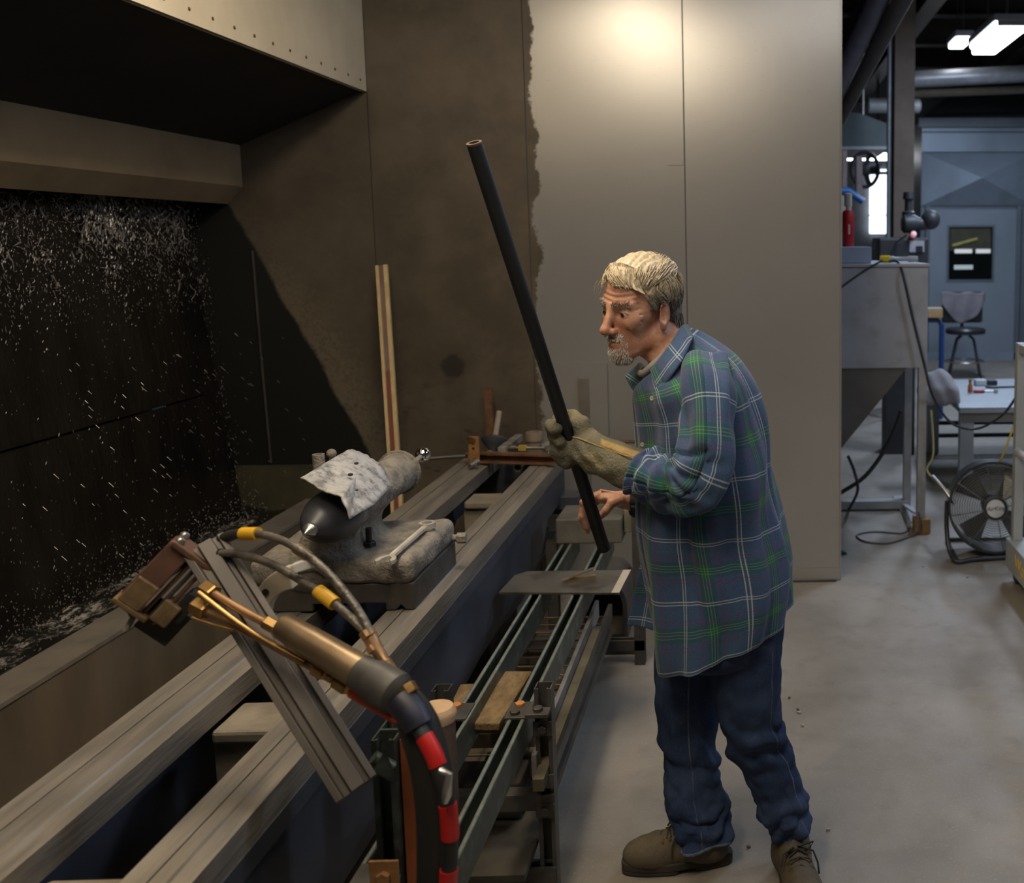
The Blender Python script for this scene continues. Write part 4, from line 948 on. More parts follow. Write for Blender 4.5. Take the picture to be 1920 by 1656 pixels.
def ringLR(L, Rr, Y, rb, psi):
    a, b = at(L[0], L[1], Y=Y), at(Rr[0], Rr[1], Y=Y); c = (a + b) / 2; e = (a - b); w = e.length / 2; e.normalize()
    A = e * math.cos(psi) + Vector((0, -1, 0)) * math.sin(psi); B = Vector((0, -1, 0)) * math.cos(psi) - e * math.sin(psi)
    ra = math.sqrt(max(w * w - (rb * math.sin(psi)) ** 2, .0009)) / math.cos(psi)
    return [*c, *A, *B, ra, rb]
# ---------------------------------------------------------------- shirt
PSI = R(18); YM = 2.46
rows = [((1214, 706), (1288, 622), 2.46, .050), ((1199, 722), (1330, 642), 2.46, .115), ((1192, 745), (1376, 676), 2.46, .188),
        ((1194, 785), (1412, 732), 2.46, .205), ((1200, 840), (1432, 815), 2.46, .200), ((1206, 920), (1449, 905), 2.46, .192),
        ((1211, 1000), (1464, 985), 2.46, .190), ((1220, 1080), (1478, 1050), 2.46, .196), ((1230, 1160), (1478, 1100), 2.46, .200), ((1238, 1236), (1470, 1140), 2.46, .198)]
def shirt_disp(ph, s, c):
    k = .3 + .7 * s
    d = .014 * k * math.sin(5 * ph + 2.2 * math.sin(3.1 * s + ph)) + .009 * k * math.sin(9 * ph + 6 * s)
    d += .012 * fbm(math.cos(ph) * 2.0, math.sin(ph) * 2.0, s * 4) * (.4 + s)
    for p0, a0, w0 in ((.9, .25, .10), (1.5, .45, .09), (2.0, -.3, .10), (2.55, .2, .09)): d -= .013 * s ** .6 * math.exp(-((ph - p0 - a0 * (s - .6)) / w0) ** 2)
    # diagonal drag folds under the near arm
    if .2 < s < .75: d += .010 * math.sin(26 * s + 3.5 * ph) * max(0, math.sin(ph)) * math.sin((s - .2) / .55 * PI)
    return d
shirt = loft('shirt', [ringLR(a, b, y, rb, PSI) for a, b, y, rb in rows], 96, 9, shirt_disp, M_PLAID, man, .005, uoff=.035)
def arm_ring(x, y, Y, t, ra, rb): return None
def tube_rings(P, rad, upref=(0, -1, 0)):
    Q = [Vector(p) for p in P]; out = []
    for i, q in enumerate(Q):
        t = (Q[min(i + 1, len(Q) - 1)] - Q[max(i - 1, 0)]).normalized(); A = Vector(upref); A = (A - t * A.dot(t)).normalized(); B = t.cross(A)
        r_ = rad[i] if hasattr(rad[i], '__len__') else (rad[i], rad[i])
        out.append([*q, *A, *B, r_[0], r_[1]])
    return out
sp_ = [at(1322, 690, Y=2.37), at(1326, 735, Y=2.30), at(1328, 800, Y=2.26), at(1322, 860, Y=2.235), at(1302, 905, Y=2.235), at(1265, 908, Y=2.26), at(1232, 896, Y=2.30), at(1212, 888, Y=2.325)]
sr_ = [.062, (.072, .068), (.068, .062), (.068, .064), (.072, .066), (.068, .066), (.064, .066), (.058, .060)]
def slv_disp(ph, s, c):
    d = .007 * math.sin(3 * ph + 9 * s) + .014 * fbm(math.cos(ph) * 1.8, math.sin(ph) * 1.8, s * 7)
    for s0, w0 in ((.50, .013), (.57, .012), (.66, .010), (.40, .012)): d -= .015 * math.exp(-((s - s0 - .035 * math.sin(ph * 1.3)) / w0) ** 2) * max(0, math.cos(ph - .5))
    if s > .5: d += .010 * math.sin(52 * s + 2.0 * math.sin(ph * 2 + 1)) * min(1, (s - .5) * 4) * (.6 + .4 * math.sin(ph + 1))
    return d
sleeve = loft('sleeve', tube_rings(sp_, sr_), 56, 9, slv_disp, M_PLAID, shirt, .004, uoff=.06, voff=.03)
# seam of the dropped shoulder, chest pocket stitches, placket, buttons
sq = [at(1272, 770, Y=2.285), at(1284, 738, Y=2.27), at(1310, 716, Y=2.262), at(1340, 712, Y=2.27), at(1360, 728, Y=2.30)]
MB().path(crom([tuple(p) for p in sq], 8), .0035, 6).build('shoulder_seam', M_PLAID, shirt, 60)
farsl = [at(1236, 780, Y=2.62), at(1232, 850, Y=2.69), at(1224, 915, Y=2.70), at(1205, 938, Y=2.69), at(1178, 943, Y=2.68)]
M_CUFF = pm('dark_cuff', (.015, .018, .028), (.010, .012, .018), 20, .8)
loft('far_sleeve', tube_rings(farsl, [.05, .055, .052, .046, .036]), 32, 6, lambda p, s, c: .005 * math.sin(30 * s + p), M_CUFF, shirt, .003)
def ribbon(name, top, bot, Yoff, mat, parent, n=10, thick=.004, bulge=.0):
    """surface between two polylines of (x, y, Y) pixels"""
    T = crom([tuple(at(*p[:2], Y=p[2])) for p in top], n); Bm = crom([tuple(at(*p[:2], Y=p[2])) for p in bot], n); V = []; UV = []
    m_ = len(T); k = 8
    for i in range(m_):
        for j in range(k + 1):
            t = j / k; p = Vector(T[i]) * (1 - t) + Vector(Bm[i]) * t; p.y -= bulge * math.sin(t * PI); V.append(p); UV.append((.11 + (p - Vector(T[i])).length, .02 + sum((Vector(T[q]) - Vector(T[q - 1])).length for q in range(1, i + 1))))
    Fq = [(i * (k + 1) + j, i * (k + 1) + j + 1, (i + 1) * (k + 1) + j + 1, (i + 1) * (k + 1) + j) for i in range(m_ - 1) for j in range(k)]
    o = np_mesh(name, V, Fq, mat, parent, True, UV); sm = o.modifiers.new('cloth', 'SOLIDIFY'); sm.thickness = thick; sm.offset = 0
    return o
ribbon('collar', [(1288, 608, 2.47), (1278, 612, 2.405), (1260, 640, 2.365), (1240, 668, 2.35), (1220, 694, 2.355)],
       [(1300, 628, 2.47), (1296, 640, 2.375), (1284, 668, 2.325), (1262, 702, 2.30), (1236, 738, 2.315)], 0, M_PLAID, shirt, bulge=.006)
ribbon('collar', [(1212, 690, 2.46), (1203, 688, 2.50), (1196, 684, 2.53)], [(1198, 742, 2.44), (1184, 728, 2.46), (1172, 706, 2.50)], 0, M_PLAID, shirt, bulge=.004)
pk_t = [(1214, 712, 2.36), (1216, 800, 2.37), (1216, 880, 2.37), (1219, 980, 2.37), (1226, 1060, 2.365)]
pk_b = [(1237, 716, 2.325), (1237, 800, 2.325), (1238, 880, 2.325), (1241, 980, 2.325), (1246, 1060, 2.325)]
M_BTN = pm('button', (.50, .42, .30), (.4, .33, .24), 20, .4)
for x, y, Y in ((1228, 746, 2.335), (1210, 832, 2.368)):
    c = at(x, y, Y=Y) + Vector((-.006, -.008, 0)); MB().lathe(c, (-.45, -1, 0), [(0, .005), (.0025, .0055), (.003, .0035), (.002, .002)], 14).build('button', M_BTN, shirt, 40)
ribbon('open_front', [(1214, 975, 2.50), (1208, 1030, 2.51), (1194, 1085, 2.52), (1184, 1135, 2.53), (1176, 1172, 2.53)], [(1234, 985, 2.47), (1236, 1040, 2.47), (1236, 1095, 2.48), (1234, 1140, 2.49), (1230, 1184, 2.49)], 0, M_PLAID, shirt, bulge=-.01)
# tee shirt edge at the neck
MB().path(crom([tuple(at(*p[:2], Y=p[2])) for p in [(1250, 660, 2.40), (1225, 684, 2.395), (1206, 700, 2.42), (1198, 696, 2.46), (1200, 686, 2.50)]], 6), [.009] * 25, 10).build('tee_collar', pm('tee_grey', (.45, .42, .38), (.38, .35, .31), 20, .9), man, 60)
np_mesh('tee_front', [at(1203, 690, Y=2.45), at(1232, 676, Y=2.42), at(1228, 730, Y=2.42), at(1206, 745, Y=2.44)], [(0, 1, 2, 3)], MATS['tee_grey'], man)

# ---------------------------------------------------------------- jeans
def legR(L, Rr, Y, rb): return ringLR(L, Rr, Y, rb, R(8))
nearleg = [legR((1330, 1090), (1462, 1085), 2.40, .085), legR((1330, 1180), (1463, 1170), 2.395, .086), legR((1336, 1260), (1461, 1255), 2.395, .080), legR((1348, 1330), (1459, 1325), 2.40, .074), legR((1364, 1392), (1470, 1372), 2.41, .070),
           legR((1392, 1436), (1484, 1406), 2.43, .068), legR((1412, 1480), (1496, 1452), 2.425, .068), legR((1420, 1518), (1510, 1494), 2.415, .070), legR((1438, 1542), (1513, 1518), 2.41, .064), legR((1450, 1566), (1510, 1546), 2.41, .060)]
farleg = [legR((1236, 1130), (1370, 1110), 2.54, .085), legR((1233, 1230), (1352, 1200), 2.54, .086), legR((1234, 1310), (1344, 1290), 2.53, .078), legR((1240, 1380), (1342, 1372), 2.525, .072), legR((1248, 1430), (1345, 1425), 2.52, .070),
          legR((1246, 1476), (1352, 1470), 2.50, .070), legR((1250, 1515), (1362, 1506), 2.485, .071), legR((1264, 1538), (1362, 1532), 2.475, .068), legR((1260, 1570), (1369, 1560), 2.47, .072)]
def jean_disp(seed):
    def f(ph, s, c):
        cx, sx = math.cos(ph), math.sin(ph)
        d = .010 * fbm(cx * 1.7 + seed, sx * 1.7, s * 8) + .006 * fbm(cx * 3 + seed, sx * 3, s * 22)
        w = max(0, (s - .60) / .40)                       # bunching above the boot
        ph2 = 3.4 * math.sin(ph + seed) + 5.0 * fbm(cx + seed, sx, s * 3)
        d += .011 * w * math.sin(40 * s + ph2) * (.45 + .9 * max(0, .5 + fbm(cx * 1.3, sx * 1.3 + seed, s * 6)))
        kn = math.exp(-((s - .45) / .09) ** 2)
        d += .008 * kn * math.sin(50 * s + 2.6 * cx + 4 * fbm(cx, sx, s * 5 + seed))
        return d
    return f
jeans = empty('jeans', (-.05, 2.45, .2)); jeans.parent = man; jeans.matrix_parent_inverse = world_m(man).inverted()
bpy.data.objects.remove(jeans)
jeans = loft('jeans', nearleg, 64, 9, jean_disp(0), M_DENIM, man, .004)
loft('jeans_leg', farleg, 64, 9, jean_disp(4), M_DENIM, jeans, .004)
loft('jeans_seat', [ringLR((1240, 1080), (1466, 1050), 2.46, .17, PSI), ringLR((1240, 1150), (1466, 1120), 2.46, .175, PSI), ringLR((1245, 1215), (1464, 1190), 2.46, .165, PSI), ringLR((1275, 1236), (1450, 1215), 2.46, .11, PSI), ringLR((1318, 1248), (1385, 1240), 2.46, .04, PSI)], 56, 6, lambda p, s, c: .004 * math.sin(3 * p + 4 * s), M_DENIM, jeans, .004)
M_STITCH = pm('denim_seam', (.085, .11, .165), (.04, .055, .10), 60, .85)
def leg_pt(q, ph, s_, dsp, off):
    A = Vector(q[3:6]).normalized(); B = Vector(q[6:9]); B = (B - A * B.dot(A)).normalized(); cx, sx = math.cos(ph), math.sin(ph); e = 2 / 2.25
    o = (A * cx * q[10] + B * sx * q[9]).normalized()
    return Vector(q[:3]) + A * q[9] * math.copysign(abs(cx) ** e, cx) + B * q[10] * math.copysign(abs(sx) ** e, sx) + o * (dsp(ph % (2 * PI), s_, None) + off)
def leg_seam(rows_, ph, dsp):
    Rg = crom(rows_, 9); m_ = len(Rg); MB().path([leg_pt(Rg[i], ph, i / (m_ - 1), dsp, .0022) for i in range(12, m_)], .0028, 6).build('side_seam', M_STITCH, jeans, 60)
leg_seam(nearleg, R(125), jean_disp(0)); leg_seam(farleg, R(88), jean_disp(4))
def hem(rows_, dsp):
    q = crom(rows_, 9)[-1]; MB().path([leg_pt(q, t, 1.0, dsp, .001) for t in np.linspace(0, 2 * PI, 49)], .0045, 8).build('hem', M_STITCH, jeans, 60)
hem(farleg, jean_disp(4)); hem(nearleg, jean_disp(0))

# ---------------------------------------------------------------- boots
M_BOOT = pm('boot_nubuck', (.125, .100, .062), (.075, .060, .04), 14, .8, 0, .3, bscale=90)
M_SOLE = pm('boot_sole', (.05, .042, .03), (.03, .026, .02), 14, .8)
M_LACE = pm('boot_lace', (.035, .028, .02), (.02, .016, .012), 30, .8)
def boot(heel, ang, sc):
    M3 = Matrix.Rotation(ang, 3, 'Z') * sc; o = Vector(heel)
    Mi = np.array(M3) / sc / sc
    def loc(P): return (P - np.array(o)) @ Mi
    def f(P):
        q = loc(P)
        toe = d_ell(q, (.225, 0, .048), (.075, .050, .046)); mid = d_cap(q, (.06, 0, .055), (.20, 0, .050), .046, .042)
        heel_ = d_ell(q, (.050, 0, .055), (.050, .040, .052)); sh = d_cap(q, (.062, 0, .07), (.058, 0, .140), .046, .046)
        ton = d_cap(q, (.11, 0, .095), (.195, 0, .070), .036, .027)
        d = su(toe, mid, .03); d = su(d, heel_, .03); d = su(d, sh, .03); d = su(d, ton, .03)
        d = np.maximum(d, -(q[..., 2] - .026)); d = np.maximum(d, q[..., 2] - .135)
        return d * sc + .0012 * np.sin(q[..., 0] * 160 + 3 * np.sin(q[..., 1] * 60)) * np.clip((q[..., 2] - .06) * 25, 0, 1)
    ext = .33
    c = o + M3 @ Vector((.14, 0, 0))
    V, Fq = surface_nets(f, (c.x - .2, c.y - .2, 0.0), (c.x + .2, c.y + .2, .20), .0055)
    bt = np_mesh('boot', V, Fq, M_BOOT, man)
    out = []
    for t in np.linspace(0, 2 * PI, 40, endpoint=False):
        x = .145 + .158 * math.cos(t); w = .050 if x > .17 else (.041 + .009 * max(0, (x - .09) / .08)); out.append((x, w * math.copysign(abs(math.sin(t)) ** .7, math.sin(t))))
    s_ = MB(); s_.prism(out, o + Vector((0, 0, .012)), o + Vector((0, 0, .034)), M3 @ Vector((1, 0, 0)), M3 @ Vector((0, 1, 0)))
    s_.prism([(x, y * .96) for x, y in out if x < .1], o + Vector((0, 0, .0005)), o + Vector((0, 0, .014)), M3 @ Vector((1, 0, 0)), M3 @ Vector((0, 1, 0)))
    s_.prism([(x, y * .96) for x, y in out if x > .135], o + Vector((0, 0, .0005)), o + Vector((0, 0, .014)), M3 @ Vector((1, 0, 0)), M3 @ Vector((0, 1, 0)))
    s_.build('sole', M_SOLE, bt, bev=.004)
    q = MB()
    def W(x, y, z): return o + M3 @ Vector((x, y, z))
    for i in range(4):
        x = .142 + i * .020; z = .122 - i * .0095
        q.path([W(x, .026, z - .006), W(x + .006, 0, z + .004), W(x + .012, -.026, z - .010)], .0028, 6); q.path([W(x, -.026, z - .006), W(x + .006, 0, z + .006), W(x + .012, .026, z - .010)], .0028, 6)
    q.path([W(.140, .01, .128), W(.150, .040, .118), W(.160, .050, .09), W(.162, .053, .06)], .0026, 6); q.path([W(.140, -.01, .128), W(.155, -.040, .122), W(.17, -.05, .095)], .0026, 6)
    q.path([W(.140, .0, .129), W(.132, .045, .132), W(.145, .030, .122)], .0026, 6)
    q.build('laces', M_LACE, bt, 60)
    e = MB()
    for i in range(4):
        for s1 in (-1, 1): e.lathe(W(.145 + i * .020, s1 * .030, .112 - i * .0095), M3 @ Vector((.5, s1 * .7, .6)), [(0, .0042), (.003, .004), (.003, .0022)], 10)
    e.build('eyelets', M_BRASS, bt, 40)
    return bt
boot((-.076, 2.470, 0), R(186), .93)
fa = Vector(nearleg[-1][:3]); boot((fa.x - .006, fa.y + .058, 0), R(-80), .97)

# ---------------------------------------------------------------- body, head and bare hand: one mesh
hf = Vector((-.68, -.733, 0)).normalized(); pt_ = R(9); HFW = (hf * math.cos(pt_) + Vector((0, 0, -math.sin(pt_)))); HLF = Vector((0, 0, 1)).cross(hf).normalized(); HUP = HFW.cross(HLF)
rl_ = R(-3); HLF, HUP = (HLF * math.cos(rl_) + HUP * math.sin(rl_)), (HUP * math.cos(rl_) - HLF * math.sin(rl_))
HC = at(1203, 588, Y=2.455); HMt = np.array([HFW[:], HLF[:], HUP[:]]).T
def hloc(P): return (P - np.array(HC)) @ HMt
def hw_(x, y, z): return HC + HFW * x + HLF * y + HUP * z
neck_end = np.array(at(1262, 672, Y=2.46) - HC) @ HMt
def f_head(P):
    q = hloc(P); x, y, z = q[..., 0], q[..., 1], q[..., 2]; ys = np.stack([x, np.abs(y), z], -1)
    d = d_ell(q, (-.008, 0, .055), (.096, .074, .084))
    d = su(d, d_ell(q, (.040, 0, .0), (.055, .058, .082)), .03)
    d = su(d, d_ell(ys, (.057, .039, -.003), (.024, .021, .022)), .024)                 # cheekbones
    d = su(d, d_cap(ys, (.0, .050, -.052), (.072, .012, -.082), .020, .020), .025)       # jaw
    d = su(d, d_ell(q, (.080, 0, -.082), (.020, .022, .019)), .018)                    # chin
    d = su(d, d_ell(q, (.074, 0, -.050), (.028, .034, .026)), .02)                     # mouth region
    d = su(d, d_cap(ys, (.086, .010, .040), (.072, .046, .043), .0105, .009), .012)     # brow ridge
    d = ss(d, d_ell(ys, (.100, .031, .020), (.020, .017, .012)), .010)                 # eye sockets
    d = su(d, d_ell(ys, (.0755, .032, .0205), (.0145, .0170, .0120)), .004)            # lids
    d = ss(d, d_ell(ys, (.0895, .033, .0192), (.010, .0165, .0036)), .0012)            # slit
    d = su(d, d_cap(ys, (.084, .020, .004), (.074, .040, .006), .004), .006)            # bags
    d = su(d, d_cap(q, (.092, 0, .032), (.116, 0, -.012), .0085, .0115), .012)          # nose
    d = su(d, d_ell(q, (.118, 0, -.017), (.0135, .0125, .011)), .008)
    d = su(d, d_ell(ys, (.104, .0125, -.021), (.0125, .0085, .0085)), .005)
    d = ss(d, d_ell(ys, (.110, .0065, -.030), (.006, .0042, .004)), .003)              # nostrils
    d = ss(d, d_cap(ys, (.100, .023, -.018), (.086, .034, -.054), .0030), .007)         # nasolabial fold
    d = su(d, d_cap(ys, (.1015, .004, -.0435), (.092, .022, -.048), .0045, .003), .004) # lips
    d = su(d, d_cap(ys, (.0995, .0, -.0565), (.090, .020, -.052), .0055, .003), .004)
    d = ss(d, d_cap(ys, (.1065, .0, -.0492), (.094, .024, -.0505), .0016), .002)
    d = ss(d, d_ell(ys, (.058, .0715, -.034), (.032, .011, .024)), .022)
    d = ss(d, d_ell(ys, (.062, .078, .045), (.024, .012, .024)), .012)                 # temples
    nk = d_cap(q, (-.028, 0, -.035), neck_end, .052, .058)
    d = su(d, nk, .022)
    d = su(d, d_cap(q, (.030, 0, -.075), neck_end + np.array([.035, 0, .0]), .014, .014), .02)
    d = su(d, d_cap(q, (-.012, .052, -.045), neck_end + np.array([.03, .02, -.01]), .010, .010), .012)   # neck tendon
    d = ss(d, d_cap(ys, (.082, .040, -.018), (.060, .052, -.055), .0012), .006)
    d = ss(d, d_cap(ys, (.064, .056, .010), (.054, .062, -.004), .0008), .004); d = ss(d, d_cap(ys, (.066, .055, .018), (.052, .063, .014), .0008), .004); d = ss(d, d_cap(ys, (.066, .054, .026), (.053, .062, .030), .0008), .004)
    d = ss(d, d_cap(ys, (.078, .024, .002), (.066, .046, .004), .0010), .004)
    # ears
    e = d_ell(ys, (-.006, .078, .004), (.0205, .0075, .034), np.array(rotm(R(14), R(-12), 0)))
    e = ss(e, d_ell(ys, (.002, .0845, .006), (.0125, .0075, .022)), .003)
    e = su(e, d_ell(ys, (.002, .0765, -.026), (.0085, .006, .011)), .006)
    e = su(e, d_cap(ys, (-.006, .080, .018), (-.010, .081, -.010), .0035), .004)
    d = su(d, e, .006)
    # forehead furrows
    d = d + .0011 * np.sin(z * 520 + 1.5 * np.sin(y * 60)) * np.exp(-((z - .062) / .016) ** 2) * (x > .05)
    return d
V1, F1 = surface_nets(f_head, tuple(np.array(HC) - np.array([.17, .17, .20])), tuple(np.array(HC) + np.array([.17, .17, .17])), .0026)
# bare right hand
YH = 2.665
def hp(x, y, Y=YH): return np.array(at(x, y, Y=Y))
fingers = [([(1119, 931, 2.640), (1097, 944, 2.640), (1092, 968, 2.640), (1100, 988, 2.645)], (.0105, .0098, .0088, .0075)),
           ([(1117, 930, 2.660), (1094, 942, 2.662), (1090, 972, 2.662), (1102, 996, 2.665)], (.0105, .0098, .0088, .0075)),
           ([(1120, 932, 2.680), (1099, 945, 2.684), (1096, 972, 2.685), (1106, 992, 2.686)], (.010, .0092, .0084, .007)),
           ([(1126, 936, 2.698), (1108, 950, 2.705), (1104, 968, 2.706), (1110, 982, 2.706)], (.009, .0082, .0075, .0065))]
thumb = ([(1160, 938, 2.640), (1147, 944, 2.622), (1136, 958, 2.612), (1126, 968, 2.610)], (.0150, .0125, .0110, .0095))
def f_hand(P):
    d = d_cap(P, hp(1200, 944, 2.69), hp(1172, 938, 2.672), .027, .025)
    d = su(d, d_ell(P, hp(1148, 934, 2.668), (.042, .040, .018), np.array(rotm(0, R(6), R(-12)))), .018)
    d = su(d, d_ell(P, hp(1127, 930, 2.668), (.018, .040, .014)), .014)
    for pts, rr in fingers:
        f = None
        for i in range(3):
            c = d_cap(P, hp(*pts[i]), hp(*pts[i + 1]), rr[i], rr[i + 1]); f = c if f is None else su(f, c, .003)
        for i in (0, 1, 2): f = su(f, np.linalg.norm(P - hp(*pts[i]), axis=-1) - rr[i] * 1.08, .003)
        d = su(d, f, .004)
    f = None
    for i in range(3):
        c = d_cap(P, hp(*thumb[0][i]), hp(*thumb[0][i + 1]), thumb[1][i], thumb[1][i + 1]); f = c if f is None else su(f, c, .004)
    d = su(d, f, .008)
    for (x, y, Y, x2, y2, Y2) in ((1165, 926, 2.655, 1128, 920, 2.648), (1165, 926, 2.67, 1126, 919, 2.668)): d = su(d, d_cap(P, hp(x, y, Y), hp(x2, y2, Y2), .0028), .004)
    return d
hc_ = hp(1140, 955); V2, F2 = surface_nets(f_hand, hc_ - np.array([.085, .085, .085]), hc_ + np.array([.11, .085, .06]), .0022)
# body under the clothes
bt_ = lambda x, y, Y: np.array(at(x, y, Y=Y))
def f_body(P):
    d = d_cap(P, bt_(1285, 720, 2.46), bt_(1340, 1000, 2.46), .10, .10)
    d = su(d, d_cap(P, bt_(1262, 668, 2.46), bt_(1290, 740, 2.46), .05, .07), .04)
    d = su(d, d_cap(P, bt_(1330, 1000, 2.46), bt_(1350, 1180, 2.46), .10, .10), .04)
    for a_, b_, r0, r1 in (((1310, 740, 2.36), (1318, 870, 2.27), .042, .040), ((1318, 880, 2.26), (1215, 880, 2.33), .040, .030), ((1215, 880, 2.33), (1100, 840, 2.48), .030, .028),
                           ((1240, 760, 2.58), (1232, 860, 2.69), .042, .038), ((1232, 870, 2.69), (1190, 942, 2.685), .036, .026),
                           ((1395, 1180, 2.41), (1420, 1390, 2.42), .055, .04), ((1420, 1400, 2.42), (1480, 1560, 2.42), .036, .03),
                           ((1300, 1180, 2.53), (1294, 1390, 2.52), .055, .04), ((1294, 1400, 2.52), (1312, 1560, 2.475), .036, .03)):
        d = su(d, d_cap(P, bt_(*a_), bt_(*b_), r0, r1), .03)
    return d
V3, F3 = surface_nets(f_body, (-.6, 2.1, .03), (.4, 2.85, 1.45), .016)
Vb = np.concatenate([V1, V2, V3]); Fb = np.concatenate([F1, F2 + len(V1), F3 + len(V1) + len(V2)])
body_o = np_mesh('body', Vb, Fb, M_SKIN, man)
M_EYE = pm('eye_white', (.62, .56, .50), (.55, .48, .42), 20, .2); M_IRIS = pm('iris_brown', (.05, .03, .018), (.03, .018, .012), 40, .12)
for s1 in (-1, 1):
    ec = hw_(.0765, s1 * .032, .020); eo = MB().ball(ec, .0128, 20).build('eye', M_EYE, body_o, 80)
    dr = (HFW - HUP * .12 + HLF * .0).normalized(); MB().lathe(ec + dr * .0112, dr, [(0, .0062), (.0012, .0060), (.0019, .003), (.0021, .0005)], 16).build('iris', M_IRIS, eo, 80)
# nails on the bare hand
for pts, rr in fingers[:3]:
    p = Vector(hp(*pts[3])) ; MB().ball(p + Vector((-.003, -.004, .002)), .0055, 10, (.8, .6, 1.1)).build('nail', pm('nail', (.55, .36, .28), (.5, .32, .25), 20, .35), body_o, 80)

# ---------------------------------------------------------------- hair

def hair_material():
    mt = bpy.data.materials.new('hair_blond_to_grey'); mt.use_nodes = True; nt = mt.node_tree; b = nt.nodes['Principled BSDF']
    V = nt.nodes.new('ShaderNodeTexCoord').outputs['Object']; sp = nt.nodes.new('ShaderNodeSeparateXYZ'); nt.links.new(V, sp.inputs[0])
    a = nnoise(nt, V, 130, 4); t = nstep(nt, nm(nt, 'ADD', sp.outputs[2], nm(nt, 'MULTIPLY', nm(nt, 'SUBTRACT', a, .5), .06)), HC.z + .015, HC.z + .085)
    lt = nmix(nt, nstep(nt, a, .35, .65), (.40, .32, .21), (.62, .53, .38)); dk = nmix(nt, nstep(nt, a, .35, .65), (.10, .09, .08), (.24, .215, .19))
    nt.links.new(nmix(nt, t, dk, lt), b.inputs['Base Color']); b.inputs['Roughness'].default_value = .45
    return mt
M_HAIRL = hair_material(); M_HAIRD = pm('hair_dark_grey', (.24, .215, .19), (.13, .115, .10), 90, .5); M_HAIRW = pm('beard_white', (.62, .57, .51), (.34, .31, .28), 160, .6)
def f_hair(P):
    q = hloc(P); x, y, z = q[..., 0], q[..., 1], q[..., 2]; ay = np.abs(y)
    d = d_ell(q, (-.012, 0, .058), (.104, .083, .092)) + .0025 * np.sin(y * 190 + x * 60 + 2 * np.sin(z * 50)) + .002 * np.sin(y * 420 - x * 90)
    d = su(d, d_ell(q, (-.062, 0, -.012), (.042, .062, .050)), .03)
    zl = np.interp(x + .003 * np.sin(ay * 300 + z * 200), [-.2, -.034, -.028, -.012, .008, .016, .026, .034, .048, .066, .085, .2], [-.060, -.060, .018, .034, .034, .002, .004, .050, .078, .098, .104, .110])
    low = z - zl
    return np.maximum(d, -low * .8)
V4, F4 = surface_nets(f_hair, tuple(np.array(HC) - np.array([.17, .17, .15])), tuple(np.array(HC) + np.array([.17, .17, .18])), .0036)
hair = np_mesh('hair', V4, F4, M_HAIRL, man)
hq = hloc(V4); side_ = MB(); random.seed(3)
def on_cap(p, lift):
    c = Vector((-.012, 0, .058)); e = p - c; k_ = 1 / math.sqrt((e.x / .104) ** 2 + (e.y / .083) ** 2 + (e.z / .092) ** 2); r_ = c + e * k_
    return r_ + (r_ - c).normalized() * lift
light, dark = MB(), MB()
for i in range(1500):
    th = random.uniform(0, 2 * PI); zz = random.uniform(-.02, .15)
    p = on_cap(Vector((-.012 + .1 * math.cos(th), .08 * math.sin(th), zz)), 0)
    if p.x > .03 and p.z < .10: continue
    if p.z < .036 and p.x > -.03: continue
    pts = []; lift = random.uniform(.001, .007); n_ = random.randint(5, 9); sd = 1 if p.y > 0 else -1; top = p.z > .095
    for k_ in range(n_):
        pts.append(hw_(*on_cap(p, lift + .002 * math.sin(k_ * 1.1))))
        if top: v = Vector((.75, .62 * (1 if p.y > -.02 else -.4), -.05))
        elif p.x > -.01: v = Vector((-.45, 0, -.55)) if p.z < .07 else Vector((.35, 0, -.8))
        else: v = Vector((-.25 + .3 * (p.z < 0), 0, -1.0))
        v += Vector((random.gauss(0, .10), random.gauss(0, .10), random.gauss(0, .10)))
        p = p + v * .0125; p = on_cap(p, 0) if p.z > -.045 else p
        if p.x > .035 and p.z < .075: break
        if -.03 < p.x < .012 and p.z < .026 : break
    if len(pts) < 3: continue
    m_ = len(pts); tgt = light if (pts[0] - HC).dot(HUP) > .06 else (dark if random.random() < .7 else light)
    tgt.path(pts, [.0016 * (1 - .8 * k_ / (m_ - 1)) for k_ in range(m_)], 4, False)
# fringe swept over the forehead, wisps at the temple and nape
for i in range(150):
    y_ = random.uniform(-.05, .05); p = on_cap(Vector((.045, y_, .125)), random.uniform(.002, .010)); pts = [hw_(*p)]
    v = Vector((.9, .45, -.15)); 
    for k_ in range(6):
        p = p + v * .011; c_ = on_cap(p, .004); p = c_ if p.z > .08 else p; v = v * .8 + Vector((.0, .34, -.20 - .05 * k_)); pts.append(hw_(*p))
    light.path(pts, [.0016 * (1 - .8 * k_ / 6) for k_ in range(7)], 4, False)
for i in range(14):
    p = Vector((.080, random.uniform(-.060, -.02), random.uniform(.075, .10))); pts = []; v = Vector((.35, -.35, -.5))
    for k_ in range(6): pts.append(hw_(*p)); p = p + v * .0065; v = v * .9 + Vector((random.gauss(0, .15), random.gauss(0, .15), -.28))
    light.path(pts, [.0005 * (1 - .8 * k_ / 5) for k_ in range(6)], 4, False)
for i in range(120):
    p = Vector((-.080 + random.uniform(0, .03), random.uniform(-.06, .065), -.01)); pts = []
    for k_ in range(6): pts.append(hw_(*p)); p = p + Vector((random.gauss(0, .002) - .001, random.gauss(0, .002), -.0125))
    dark.path(pts, [.0018 * (1 - .8 * k_ / 5) for k_ in range(6)], 4, False)
light.build('hair_strands', M_HAIRL, hair, 180); dark.build('hair_strands', M_HAIRL, hair, 180)
